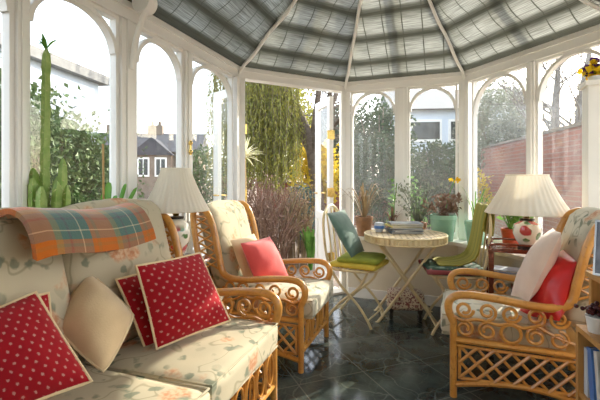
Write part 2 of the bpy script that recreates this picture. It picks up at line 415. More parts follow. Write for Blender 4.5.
    def blade(s, pts, w, n=None):   # strap leaf with fold, along pts
        pts, ws = spline([Vector(p) for p in pts], w if hasattr(w, '__len__') else [w*.6]+[w]*(len(pts)-2)+[w*.05], 4)
        o = len(s.v); side = None
        for i, p in enumerate(pts):
            d = (pts[min(i+1, len(pts)-1)]-pts[max(i-1, 0)]).normalized()
            if side is None:
                side = d.cross(Vector((0, 0, 1)));
                side = side.normalized() if side.length > .05 else Vector((1, 0, 0))
            sd = (side-d*side.dot(d)).normalized(); nn = d.cross(sd)
            s.v += [tuple(p-sd*ws[i]+nn*ws[i]*.35), tuple(p), tuple(p+sd*ws[i]+nn*ws[i]*.35)]
        for i in range(len(pts)-1):
            a = o+3*i
            s.f += [(a, a+1, a+4, a+3), (a+1, a+2, a+5, a+4)]
        return s
    def ball(s, c, r, n=10, sz=1.0):
        prof = [(max(1e-4, r*math.sin(pi*i/n)), -r*math.cos(pi*i/n)*sz) for i in range(n+1)]
        return s.lathe(prof, n+2, c, False, False)
    def build(s, name, mat, parent=None, smooth=True, loc=None, angle=38):
        me = bpy.data.meshes.new(name); vs = s.v
        if loc is not None: vs = [(p[0]-loc[0], p[1]-loc[1], p[2]-loc[2]) for p in vs]
        me.from_pydata(vs, [], s.f)
        if s.uv:
            l = me.uv_layers.new(name='UVMap')
            for i, pl in enumerate(me.polygons):
                if i in s.uv:
                    for k, li in enumerate(pl.loop_indices): l.data[li].uv = s.uv[i][k]
        me.materials.append(MT[mat] if isinstance(mat, str) else mat)
        if smooth:
            me.polygons.foreach_set('use_smooth', [True]*len(me.polygons))
            try: me.set_sharp_from_angle(angle=math.radians(angle))
            except Exception: pass
        me.update()
        o = bpy.data.objects.new(name, me); C.objects.link(o)
        if loc is not None: o.location = loc
        if parent is not None: o.parent = parent
        return o
def spline(pts, rs, k, closed=False):
    m = len(pts); out = []; ro = []
    for i in range(m if closed else m-1):
        if closed: p0, p1, p2, p3 = pts[i-1], pts[i], pts[(i+1) % m], pts[(i+2) % m]; r1, r2 = rs[i], rs[(i+1) % m]
        else: p0, p1, p2, p3 = pts[max(i-1, 0)], pts[i], pts[i+1], pts[min(i+2, m-1)]; r1, r2 = rs[i], rs[i+1]
        for j in range(k):
            t = j/k
            out.append(.5*((2*p1)+(p2-p0)*t+(2*p0-5*p1+4*p2-p3)*t*t+(3*p1-p0-3*p2+p3)*t**3)); ro.append(r1+(r2-r1)*t)
    if not closed: out.append(pts[-1]); ro.append(rs[-1])
    return out, ro

def tag(o, label, cat, group=None, kind=None):
    o['label'] = label; o['category'] = cat
    if group: o['group'] = group
    if kind: o['kind'] = kind
    return o
def thing(name, label, cat, loc=(0, 0, 0), rz=0, group=None):
    o = bpy.data.objects.new(name, None); o.empty_display_size = .1; C.objects.link(o)
    o.location = loc; o.rotation_euler = (0, 0, rz)
    return tag(o, label, cat, group)
def struct(name, mb, mat, parent=None, smooth=False):
    o = mb.build(name, mat, parent, smooth)
    if parent is None: o['kind'] = 'structure'
    return o
def sempty(name):
    o = bpy.data.objects.new(name, None); C.objects.link(o); o['kind'] = 'structure'; return o

# ------------------------------------------------------------------ the conservatory shell
V2 = lambda x, y: Vector((x, y))
W0, L_, P2, P3, P4, W5 = V2(-1.87, -.5), V2(-.557, 3.535), V2(.464, 4.130), V2(1.536, 3.702), V2(2.0, 2.395), V2(.847, -.5)
RING = [W0, L_, P2, P3, P4, W5]
ZE, ZS = 2.151, .60        # eaves, sill top
def nrm(a, b): d = (b-a).normalized(); return Vector((d.y, -d.x))
def ring(off):
    out = []
    for i, p in enumerate(RING):
        n1 = nrm(RING[i-1], p); n2 = nrm(p, RING[(i+1) % 6])
        b = (n1+n2).normalized(); out.append(p+b*(off/max(.2, b.dot(n1))))
    return out
def band(i, o0, o1, z0, z1):     # prism along ring edge i between two offsets (o0 outside, o1 inside)
    a, b = ring(o0), ring(o1); j = (i+1) % 6
    q = [a[i], a[j], b[j], b[i]]
    return MB().hexa([(p.x, p.y, z0) for p in reversed(q)], [(p.x, p.y, z1) for p in reversed(q)])
inner = ring(.0)
fl = MB(); outer = ring(-.10)
fl.hexa([(p.x, p.y, -.12) for p in (outer[0], outer[5], outer[4], outer[1])], [(p.x, p.y, 0) for p in (outer[0], outer[5], outer[4], outer[1])])
fl = MB(); fl.v = [(p.x, p.y, 0.) for p in outer]+[(p.x, p.y, -.12) for p in outer]
fl.f = [tuple(reversed(range(6))), tuple(range(6, 12))]+[(i, (i+1) % 6, 6+(i+1) % 6, 6+i) for i in range(6)]
struct('floor', fl, 'marble')
NAMES = ['left', None, 'back', 'right', 'east', 'house']
for i in (0, 2, 3, 4):
    if i == 4:
        struct('wall_east', band(4, -.09, .0, 0, ZS-.03), 'plaster'); struct('trim_5', band(4, -.09, .015, ZS-.03, ZS), 'sill'); struct('baseboard_east', band(4, 0, .012, 0, .09), 'white'); continue
    struct('wall_'+NAMES[i], band(i, -.09, .15, 0, ZS-.03), 'plaster')
    struct('trim_%d' % (i+1), band(i, -.09, .20, ZS-.03, ZS), 'sill')
    struct('baseboard_'+NAMES[i], band(i, .15, .165, 0, .09), 'white')
struct('wall_house', band(5, -.10, .0, 0, 3.3), 'plaster')
for i in range(5):
    mb = band(i, -.085, .02, ZE-.095, ZE)
    b2 = band(i, .02, .035, ZE-.035, ZE); mb.add(b2.v, b2.f)
    struct('trim_%d' % (10+i), mb, 'white')

def facet_box(mb, a, b, t0, t1, z0, z1, n0, n1):
    d = (b-a).normalized(); n = nrm(a, b)
    q = [a+d*t0+n*n0, a+d*t1+n*n0, a+d*t1+n*n1, a+d*t0+n*n1]
    return mb.hexa([(p.x, p.y, z0) for p in reversed(q)], [(p.x, p.y, z1) for p in reversed(q)])
def post(name, a, b, t, w, n0=-.05, n1=.018, z0=ZS, z1=ZE-.10):
    mb = MB(); facet_box(mb, a, b, t-w/2, t+w/2, z0, z1, n0, n1)
    facet_box(mb, a, b, t-w/5, t+w/5, z0, z1, n1, n1+.008)
    return struct(name, mb, 'white')
wn = [0]
def window(a, b, t0, t1, gm='glass', z0=ZS, z1=ZE-.095):
    wn[0] += 1
    root = sempty('window_%d' % wn[0]); fw = .022
    mb = MB()
    facet_box(mb, a, b, t0, t0+fw, z0, z1, -.045, .0); facet_box(mb, a, b, t1-fw, t1, z0, z1, -.045, .0)
    facet_box(mb, a, b, t0+fw, t1-fw, z0, z0+.055, -.045, .0); facet_box(mb, a, b, t0+fw, t1-fw, z1-.02, z1, -.045, .0)
    mb.build('window_frame', 'white', root, False)
    d = (b-a).normalized(); n = nrm(a, b)
    arc = MB(); k = 20; tc = (t0+t1)/2; rw = (t1-t0)/2-fw+.012; zt = z1-.012; rz = .20 if a is W0 else min(rw*1.04, .30)
    o = []
    for i in range(k+1):
        th = pi*i/k
        for rr in (1.0, 1.0-.024/rw):
            for nn in (-.042, .004):
                t = tc-math.cos(th)*rw*rr; z = zt-rz+math.sin(th)*(rz-(.024 if rr < 1 else 0))
                p = a+d*t+n*nn; o.append((p.x, p.y, z))
    fs = []
    for i in range(k):
        q = 4*i
        fs += [(q, q+1, q+5, q+4), (q+2, q+6, q+7, q+3), (q, q+4, q+6, q+2), (q+1, q+3, q+7, q+5)]
    arc.add(o, fs); arc.build('arch', 'white', root)
    g = MB(); facet_box(g, a, b, t0+fw, t1-fw, z0+.055, z1-.02, -.034, -.030)
    g.build('pane', gm, root, False)
    return root
pn = [20]
def posts(a, b, ts, w):
    for t in ts:
        post('trim_%d' % pn[0], a, b, t, w); pn[0] += 1
LL = (W0-L_).length
left_t = [.764, 1.349, 1.966, 2.58, 3.20, 3.80]
lt = [LL-t for t in left_t]
for k_, t_ in enumerate(lt): posts(W0, L_, [t_], {1: .12, 2: .045}.get(k_, .085))
edges = [.07]+sorted(lt)+[LL-.07]
for i in range(len(edges)-1):
    hw_ = lambda e: {round(LL-1.349, 3): .06, round(LL-1.966, 3): .0225}.get(round(e, 3), .0425)
    p0 = edges[i]+(hw_(edges[i]) if i else 0); p1 = edges[i+1]-(hw_(edges[i+1]) if i < len(edges)-2 else 0)
    window(W0, L_, p0, p1)
LB = (P3-P2).length; LR = (P4-P3).length; LE = (W5-P4).length
posts(P2, P3, [LB/2], .10); window(P2, P3, .06, LB/2-.05, 'hazyglass'); window(P2, P3, LB/2+.05, LB-.07, 'hazyglass')
posts(P3, P4, [LR/2], .06); window(P3, P4, .07, LR/2-.03, 'hazyglass'); window(P3, P4, LR/2+.03, LR-.07, 'hazyglass')
et = [LE*k/5 for k in range(1, 5)]; posts(P4, W5, et, .085)
edges = [.07]+et+[LE-.07]
for i in range(5): window(P4, W5, edges[i]+.0425*(i > 0), edges[i+1]-.0425*(i < 4))
rin, rout = ring(.035), ring(-.085)
for i in (1, 2, 3, 4):           # corner posts
    p = RING[i]; d1 = (RING[i]-RING[i-1]).normalized(); d2 = (RING[i+1]-RING[i]).normalized(); w = .05
    q = [rin[i]-d1*w, rin[i], rin[i]+d2*w, rout[i]+d2*w, rout[i], rout[i]-d1*w]
    mb = MB(); z0 = 0 if i in (1, 2) else ZS
    mb.v = [(x.x, x.y, z0) for x in q]+[(x.x, x.y, ZE-.10) for x in q]
    mb.f = [tuple(range(6)), tuple(reversed(range(6, 12)))]+[(k, 6+k, 6+(k+1) % 6, (k+1) % 6) for k in range(6)]
    struct('trim_%d' % (40+i), mb, 'white')
# brass fasteners on left posts and door jamb
# doors standing open to the garden
dd = (P2-L_).normalized(); dn = -nrm(L_, P2); LD = (P2-L_).length
def door(name, hinge, vec):
    root = sempty(name); d = vec.normalized(); n = Vector((d.y, -d.x)); w = .47
    def bx(mb, t0, t1, z0, z1, th=.022):
        q = [hinge+d*t0-n*th, hinge+d*t1-n*th, hinge+d*t1+n*th, hinge+d*t0+n*th]
        mb.hexa([(p.x, p.y, z0) for p in q], [(p.x, p.y, z1) for p in q])
    f = MB(); bx(f, 0, .075, .02, 2.02); bx(f, w-.075, w, .02, 2.02); bx(f, .075, w-.075, .02, .16); bx(f, .075, w-.075, 1.94, 2.02); bx(f, .075, w-.075, .72, .80)
    f.build('door_frame', 'white', root, False)
    pn_ = MB(); bx(pn_, .075, w-.075, .16, .72, .010); pn_.build('panel', 'white', root, False)
    g = MB(); bx(g, .075, w-.075, .80, 1.94, .003); g.build('pane', 'glass', root, False)
    h = MB(); q = hinge+d*(w-.04)
    for s in (-1, 1):
        p = q+n*.045*s; h.tube([(q.x, q.y, 1.0), (p.x, p.y, 1.0), (p.x-d.x*.09, p.y-d.y*.09, 1.0)], .008, 6)
    h.build('door_handle', 'brass', root)
    for z in (.35, 1.02, 1.62):
        hb = MB(); p = hinge-d*.004-n*.0; hb.tube([(p.x, p.y, z-.05), (p.x, p.y, z+.05)], .013, 8)
        q = [p-n*.05-d*.012, p+n*.03-d*.012, p+n*.03-d*.004, p-n*.05-d*.004]
        hb.hexa([(x.x, x.y, z-.045) for x in q], [(x.x, x.y, z+.045) for x in q]); hb.build('hinge', 'brass', root)
    return root
door('door_1', L_+dd*.10+dn*.10, Vector((-.70, .72)))
door('door_2', P2-dd*.10+dn*.10, Vector((-.28, .96)))
mb = MB(); facet_box(mb, L_, P2, .02, LD-.02, 0, .02, -.14, .06); struct('trim_50', mb, 'sill')
fast = MB()
for (t, zz) in ((LL-.80, 1.38),):
    p = W0+(L_-W0).normalized()*t+nrm(W0, L_)*.052
    fast.ball((p.x, p.y, zz+.03), .016); fast.ball((p.x, p.y, zz-.03), .016); fast.tube([(p.x, p.y, zz-.05), (p.x, p.y, zz+.05)], .009, 6)
tag(fast.build('window_fastener', 'brass'), 'small brass window fastener on the white post behind the smaller lamp', 'fastener')

# roof: blinds, ribs, bars, panes
EV = ring(.03); CX = Vector((.555, 2.80, 3.20)); C2 = CX+Vector((-.345, -.939, 0))*3.52
ceil = sempty('ceiling')
def v3(p, z): return Vector((p.x, p.y, z))
FACES = [(v3(EV[0], ZE), v3(EV[1], ZE), CX, C2), (v3(EV[1], ZE), v3(EV[2], ZE), CX, CX), (v3(EV[2], ZE), v3(EV[3], ZE), CX, CX),
         (v3(EV[3], ZE), v3(EV[4], ZE), CX, CX), (v3(EV[4], ZE), v3(EV[5], ZE), C2, CX)]
for (a, b, tb, ta) in FACES:
    eu = (b-a).normalized(); nn = eu.cross(((ta+tb)/2-a)).normalized()
    if nn.z > 0: nn = -nn
    sv = nn.cross(eu).normalized()
    if sv.z < 0: sv = -sv
    H = (ta-a).dot(sv); rows = int(H/.03); cols = 24
    mb = MB(); vs = []; uv = []; fs = []
    for i in range(rows+1):
        f = i/rows; l, r = a.lerp(ta, f), b.lerp(tb, f); v = f*H
        fr = (v/.24) % 1.0; sag = .022*math.sin(pi*fr)+.018
        if i == 0: sag = .0
        for k in range(cols+1):
            p = l.lerp(r, k/cols); u = (p-a).dot(eu)
            e = min(1.0, min(k, cols-k)/2.5)
            vs.append(p+nn*sag*(.35+.65*e)); uv.append((u+.04, v+.02))
    for i in range(rows):
        for k in range(cols):
            q = i*(cols+1)+k; fs.append((q, q+1, q+cols+2, q+cols+1))
    mb.add(vs, fs, uv); mb.build('roof_blind', 'blind', ceil)
    g = MB(); up = -nn*.09
    g.hexa([a+up, b+up, tb+up, ta+up], [a+up*1.06, b+up*1.06, tb+up*1.06, ta+up*1.06]) if ta != tb else g.add([a+up, b+up, ta+up], [(0, 1, 2)])
    g.build('roof_pane', 'glass', ceil, False)
    L = (b-a).dot(eu); nb = max(2, round(L/.58)); bars = MB()
    for k in range(1, nb):
        u = L*k/nb; p = a+eu*u
        # clip against hips
        best = 1.0
        for (e0, e1) in ((a, ta), (b, tb)):
            du = (e1-e0).dot(eu)/H; u0 = (e0-a).dot(eu)
            if abs(du) > 1e-6:
                vv = (u-u0)/du
                if 0 < vv < H*best: best = vv/H
        q = p+sv*H*best*.99
        bars.tube([p-nn*.045, q-nn*.045], .040, 4)
    vb = .24*4.5
    if bars.f: bars.build('glazing_bar', 'white', ceil, False)
ridge = MB(); ridge.tube([CX+Vector((0, 0, .02)), C2+Vector((0, 0, .02))], .06, 6); ridge.build('ridge_beam', 'white', ceil)
for i in range(1, 5):
    a = v3(EV[i], ZE); b = CX
    pts = [a.lerp(b, k/24) for k in range(25)]
    pts = [p+Vector((0, 0, -.045+.010*math.cos(2*pi*k/6.0))) for k, p in enumerate(pts)]
    pts[0] = a+Vector((0, 0, -.06))
    rb = MB(); rb.tube(pts, .015, 6, sm=2); rb.build('hip_rib', 'white', ceil)
    rb = MB(); rb.tube([a+Vector((0, 0, .05)), b+Vector((0, 0, .05))], .045, 6); rb.build('hip_rafter', 'white', ceil)
# tie beam with curved bracket and round drop
B2 = W0+(L_-W0).normalized()*(LL-1.349); tn = Vector((.938, -.345))
tie = MB()
def tb(t0, t1, z0, z1, w):
    s = Vector((-tn.y, tn.x)); q = [B2+tn*t0-s*w, B2+tn*t1-s*w, B2+tn*t1+s*w, B2+tn*t0+s*w]
    tie.hexa([(p.x, p.y, z0) for p in q], [(p.x, p.y, z1) for p in q])
tb(.0, 2.62, 2.16, 2.27, .03)
root = sempty('trim_60'); tie.build('tie_beam', 'white', root, False)
br = MB(); q = lambda t, z: (B2.x+tn.x*t, B2.y+tn.y*t, z)
br.tube([q(.03, 1.78), q(.045, 1.86), q(.075, 1.97), q(.12, 2.07), q(.16, 2.16)], .017, 8, sm=4); br.build('bracket', 'white', root)
dr = MB(); s = Vector((-tn.y, tn.x, 0)); c = Vector(q(.125, 2.135))
dr.tube([c-s*.035, c+s*.035], .058, 24); dr.build('round_drop', 'white', root)

# ------------------------------------------------------------------ rattan furniture
def rattan_side(root, x, s=1.0, sx=1, hb=1.0):
    sy = s*(.92 if hb < 1 else 1)
    P = lambda y, z: (x, y*sy, (z if z < .6 else .6+(z-.6)*hb)*s)
    fr = MB()
    fr.tube([P(0, 0), P(0, .43)], .0185, 10); fr.build('leg', 'cane', root)
    bk = MB(); bk.tube([P(.625, .34), P(.64, .18), P(.665, 0)], .0185, 10, sm=4); bk.build('leg', 'cane', root)
    a = MB()
    a.tube([P(.0, .40), P(-.025, .465), P(-.012, .522), P(.055, .55), P(.2, .545), P(.36, .527), P(.47, .528), P(.535, .565), P(.565, .68), P(.60, .83), P(.645, .935),
            P(.70, .972), P(.748, .955), P(.755, .885), P(.725, .70), P(.665, .52), P(.625, .33)], [.021]*6+[.022]*5+[.020]*6, 10, sm=5)
    a.build('arm', 'cane', root)
    w = MB()
    for k in range(7):
        z = .57+.055*k
        def edge(zz): return (.535+(zz-.56)*.27, .68+(zz-.56)*.26)
        f0, b0 = edge(z)[0], edge(min(.93, z+.07))[1]
        w.tube([P(f0, z), P(b0, min(.93, z+.07))], .0065, 6)
        f1, b1 = edge(min(.93, z+.07))[0], edge(z)[1]
        w.tube([P(f1, min(.93, z+.07)), P(b1, z)], .0065, 6)
    w.build('wing_lattice', 'cane', root)
    r = MB()
    r.tube([P(0, .305), P(.63, .305)], .0155, 8); r.tube([P(0, .275), P(.63, .275)], .009, 8)
    r.tube([P(0, .065), P(.16, .098), P(.32, .112), P(.48, .098), P(.655, .06)], .0155, 8, sm=4)
    r.tube([P(.03, .105), P(.62, .115)], .009, 8); r.tube([P(.03, .10), P(.03, .28)], .009, 8); r.tube([P(.60, .10), P(.60, .28)], .009, 8)
    r.build('side_rail', 'cane', root)
    l = MB(); h = .165
    for k in range(-2, 8):
        for sg in (1, -1):
            y0, y1 = .03+k*.082, .03+k*.082+.165
            z0, z1 = (.108, .275) if sg > 0 else (.275, .108)
            c0 = max(y0, .03); c1 = min(y1, .60)
            if c1-c0 < .02: continue
            f = lambda y: z0+(z1-z0)*(y-y0)/(y1-y0)
            l.tube([(x+.006*sg*sx, c0*sy, f(c0)*s), (x+.006*sg*sx, c1*sy, f(c1)*s)], .0085, 6)
    l.build('apron_lattice', 'cane', root)
    sc = MB()
    def spiral(cy, cz, r0, a0, turns, dirn=1):
        pts = []
        for k in range(26):
            t = k/25; rr = r0*(1-.62*t); an = a0+dirn*2*pi*turns*t
            pts.append(P(cy+rr*math.cos(an), cz+rr*math.sin(an)))
        return pts
    for j, cy in enumerate((.055, .165, .275, .385, .485)):
        sc.tube(spiral(cy, .472, .044, -pi/2 if j % 2 else 0, 1.35, 1 if j % 2 else -1), .0085, 6)
        if j in (2,): sc.tube([P(cy+.046*math.cos(t*pi/12), .372+.046*math.sin(t*pi/12)) for t in range(24)], .0085, 6, closed=True)
        else: sc.tube(spiral(cy, .372, .044, pi/2, 1.35, 1 if j % 2 else -1), .0085, 6)
    sc.tube([P(.0, .43), P(.05, .41), P(.11, .425), P(.165, .42), P(.22, .41), P(.275, .425), P(.33, .41), P(.39, .425), P(.44, .40), P(.55, .36), P(.61, .36)], .0085, 6, sm=4)
    sc.build('arm_scrollwork', 'cane', root)

def rattan_seat(name, label, cat, loc, rz, W, s, cushions, mats, group=None, extra_back=None):
    root = thing(name, label, cat, loc, rz, group); sy = s*(.92 if cat == 'sofa' else 1); fo = 0 if cat == 'sofa' else .025
    for sx in (-1, 1): rattan_side(root, sx*W/2, s, sx, .83 if cat == 'sofa' else 1.0)
    r = MB(); hw = W/2
    for nm, y_, z_, r_ in (('front_rail', 0, .305, .0165), ('front_rail', 0, .115, .013), ('rear_rail', .62, .30, .015)):
        r = MB(); r.tube([(-hw, y_*sy, z_*s), (hw, y_*sy, z_*s)], r_, 8); r.build(nm, 'cane', root)
    sc = MB(); n = round(W/.115)
    for k in range(n):
        cx = -hw+W*(k+.5)/n
        sc.tube([(cx+.042*math.cos(t*pi/8), 0, .21*s+.07*s*math.sin(t*pi/8)) for t in range(16)], .0075, 6, closed=True)
        xx = -hw+W*k/n
        if k: sc.tube([(xx, 0, .115*s), (xx, 0, .305*s)], .0085, 6)
        if k % 2: sc.tube([(cx, 0, .12*s), (cx, 0, .30*s)], .006, 6)
    sc.build('front_scrollwork', 'cane', root)
    b = MB()
    zb = .88*s if cat == 'sofa' else .955*s
    b.tube([(-hw, .71*sy, zb), (hw, .71*sy, zb)], .018, 8); b.tube([(-hw, .66*sy, .50*s), (hw, .66*sy, .50*s)], .014, 8)
    k = round(W/.11)
    for i in range(1, k):
        xx = -hw+W*i/k; b.tube([(xx, .66*sy, .50*s), (xx, .71*sy, zb)], .009, 6)
    b.build('back_frame', 'cane', root)
    base = MB(); base.box(-hw+.01, hw-.01, .02, .62*sy, .295*s, .315*s); base.build('seat_base', 'cane', root, False)
    lean = math.radians(-15)
    cw = (W-.05)/cushions
    for i in range(cushions):
        cx = -hw+.025+cw*(i+.5)
        m = MB(); m.cushion((cx, .255*sy-fo, .37*s), (cw/2-.002, .30*sy, .058*s), .03, bulge=(.014, 0), seed=i*3.1, n=12)
        sc_ = m.build('seat_cushion', mats[0], root, angle=60)
        pp = MB(); y0, y1 = (.255-.30)*sy+.012-fo, (.255+.30)*sy-.012-fo; x0, x1 = cx-cw/2+.01, cx+cw/2-.01
        for zz in (.37*s+.052*s, .37*s-.052*s):
            pp.tube([(x0, y0, zz), (x1, y0, zz), (x1, y1, zz), (x0, y1, zz)], .005, 6, closed=True)
        pp.build('piping', mats[0], sc_)
        M = Matrix.Translation((cx, .565*sy, .43*s)) @ Matrix.Rotation(lean, 4, 'X')
        m = MB(); hz = .285*s
        m.cushion((0, 0, hz), (cw/2-.004, .065*s, hz), .062*s, M, bulge=(0.03, .03), seed=9+i*2.3, n=12)
        m.build('back_cushion', mats[1 if extra_back is None or i != extra_back else 2], root, angle=60)
    return root

th1 = math.radians(71)
rattan_seat('rattan_armchair', 'honey cane armchair with scrolled arms beside the open garden door', 'armchair', (.1005, 2.684, 0), th1, .58, 1.0, 1, ['floralwhite', 'floral'], 'rattan armchairs')
th2 = math.atan2(-.93, -.37)
rattan_seat('rattan_armchair', 'honey cane armchair with crisscross side apron beside the wooden bookcase', 'armchair', (.93, 2.415, 0), th2, .58, 1.0, 1, ['floralwhite', 'floralwhite'], 'rattan armchairs')
SF = Vector((.309, .951)); SB = Vector((-.951, .309)); far = Vector((-.133, 2.027)); sw = 1.34
sc0 = far-SF*sw/2
rattan_seat('rattan_sofa', 'two seat cane sofa with cream floral cushions along the window wall', 'sofa', (sc0.x, sc0.y, 0), math.atan2(.951, .309), sw, 1.06, 2, ['floral', 'floral'])

# ------------------------------------------------------------------ scatter cushions
def pillow(name, label, corners, T, mat, pipe='piping', n=16, seed=0, uvs=1.0, group='scatter cushions', pinch=.05, cr=.02):
    BL, BR, TR, TL = [Vector(c) for c in corners]
    cen = (BL+BR+TR+TL)/4; nn = ((BR-BL)+(TR-TL)).cross((TL-BL)+(TR-BR)).normalized()
    def pos(a, b):
        a2 = a*(1-pinch*(1-b*b)); b2 = b*(1-pinch*(1-a*a))
        k_ = 1-cr*max(0, abs(a*b))**3; a2 *= k_; b2 *= k_
        x, y = (a2+1)/2, (b2+1)/2
        return (BL*(1-x)+BR*x)*(1-y)+(TL*(1-x)+TR*x)*y-cen
    mb = MB()
    for sgn in (1, -1):
        vs = []; uv = []; fs = []
        for i in range(n+1):
            for j in range(n+1):
                a, b = 2*i/n-1, 2*j/n-1
                a = math.copysign(abs(a)**.8, a); b = math.copysign(abs(b)**.8, b)
                t = T*(max(0, (1-a*a)*(1-b*b)))**.6
                w = noise.noise(Vector((a*2.2+seed, b*2.2, sgn*3.)))*.10+noise.noise(Vector((a*5+seed, b*5, sgn)))*.05
                vs.append(pos(a, b)+nn*sgn*t*(1+w)); uv.append(((a+1)/2*uvs, (b+1)/2*uvs))
        for i in range(n):
            for j in range(n):
                q = [i*(n+1)+j, (i+1)*(n+1)+j, (i+1)*(n+1)+j+1, i*(n+1)+j+1]
                fs.append(tuple(q) if sgn > 0 else tuple(reversed(q)))
        mb.add(vs, fs, uv)
    o = mb.build(name, mat, angle=75); o.location = cen; tag(o, label, 'cushion', group)
    if pipe:
        p = MB(); e = [(-1, -1), (1, -1), (1, 1), (-1, 1)]; pts = []
        for k in range(4):
            (a0, b0), (a1, b1) = e[k], e[(k+1) % 4]
            for t in range(10): pts.append(pos(a0+(a1-a0)*t/10, b0+(b1-b0)*t/10))
        p.tube(pts, .0055, 6, closed=True); p.build('piping', pipe, o)
    return o
ZT = .455
pillow('scatter_cushion', 'red sprigged cushion with cream piping, front one near the cane arm', [at(156, 350, 1.62), at(231, 321, 1.86), at(200, 252, 1.90), at(135, 265, 1.60)], .078, 'reddot', seed=1)
pillow('scatter_cushion', 'red sprigged cushion mostly hidden behind another, beside the beige one', [at(146, 353, 1.67), at(204, 330, 2.0), at(176, 262, 2.06), at(115, 279, 1.66)], .05, 'reddot', seed=4)
pillow('scatter_cushion', 'plain beige cushion lying between the red sprigged cushions on the sofa', [at(104, 374, 1.40), at(135, 315, 1.60), at(88, 271, 1.66), at(54, 326, 1.46)], .085, 'beige', 'piping', seed=8, pinch=-.02, cr=.05)
pillow('scatter_cushion', 'large red sprigged cushion nearest the camera, corner towards the beige one', [at(-8, 420, 1.08), at(93, 382, 1.25), at(36, 291, 1.30), at(-62, 330, 1.12)], .085, 'reddot', seed=12)
pillow('scatter_cushion', 'red sprigged cushion peeping out behind the large front one', [at(-14, 400, 1.215), at(57, 362, 1.41), at(49, 292, 1.415), at(-26, 306, 1.225)], .05, 'reddot', seed=15)
pillow('scatter_cushion', 'coral red cushion propped in the armchair beside the garden door', [at(256, 284, 2.50), at(289, 276, 2.72), at(270, 236, 2.83), at(240, 243, 2.60)], .075, 'coral', None, seed=18)
pillow('scatter_cushion', 'plain beige cushion behind the coral red one', [at(245, 284, 2.60), at(276, 275, 2.86), at(254, 233, 2.92), at(230, 240, 2.66)], .042, 'beige', None, seed=21)
pillow('scatter_cushion', 'pale pink cushion leaning in the armchair below the larger lamp', [at(528, 303, 2.05), at(510, 296, 2.36), at(553, 227, 2.30), at(562, 232, 2.02)], .065, 'pinkish', None, seed=24)
pillow('scatter_cushion', 'glossy red cushion in front of the pale pink one', [at(560, 322, 1.93), at(516, 316, 2.24), at(567, 246, 2.24), at(577, 262, 1.96)], .08, 'redsatin', None, seed=29)

# plaid blanket folded along the sofa back (in sofa coordinates)
def sofa_pt(x, y, z):   # x measured from far end towards the camera
    p = far-SF*x+SB*y; return Vector((p.x, p.y, z))
prof = [(.46, .915), (.48, .96), (.52, 1.01), (.58, 1.03), (.645, 1.02), (.68, .985), (.69, .93)]
prof2, _ = spline([Vector((a, b, 0)) for a, b in prof], [0]*len(prof), 4)
bl = MB(); nx = 44
for (layer, (du, dz, x0, x1, cut)) in enumerate(((0, 0, .355, .87, 0), (.018, .010, .37, .90, 0))):
    vs = []; uv = []; fs = []; pr = prof2[cut:] if cut else prof2; m = len(pr)
    ins = []
    for sgn, off in ((1, .014), (-1, -.006)):
        for i in range(nx+1):
            f = i/nx; x = x0+(x1-x0)*f
            for j, p in enumerate(pr):
                g = j/(m-1); cx, cz = .58, .96
                dy, dz_ = p.x-cx, p.y-cz; ln = math.hypot(dy, dz_) or 1
                k = 1+(du+off)/ln
                wob = .010*math.sin(9*x+layer)+.006*noise.noise(Vector((x*7, g*4, layer)))
                xx = x+.07*(g-.3)*0+.05*(1-g)*(f-.2)
                vs.append(sofa_pt(xx, cx+dy*k, cz+dz_*k+dz*.2+wob-.022*math.sin(pi*min(1, f*1.1)))); uv.append((x*.9+layer*.13, g*.40))
    K = (nx+1)*m
    for i in range(nx):
        for j in range(m-1):
            q = [i*m+j, (i+1)*m+j, (i+1)*m+j+1, i*m+j+1]; fs.append(tuple(q)); fs.append(tuple(K+z for z in reversed(q)))
    for i in range(nx):
        for j in (0, m-1): q = [i*m+j, (i+1)*m+j, K+(i+1)*m+j, K+i*m+j]; fs.append(tuple(q))
    for j in range(m-1):
        for i in (0, nx): q = [i*m+j, i*m+j+1, K+i*m+j+1, K+i*m+j]; fs.append(tuple(q))
    bl.add(vs, fs, uv)
o = bl.build('tartan_blanket', 'plaid', angle=50); tag(o, 'folded orange and teal tartan blanket over the sofa back', 'blanket')

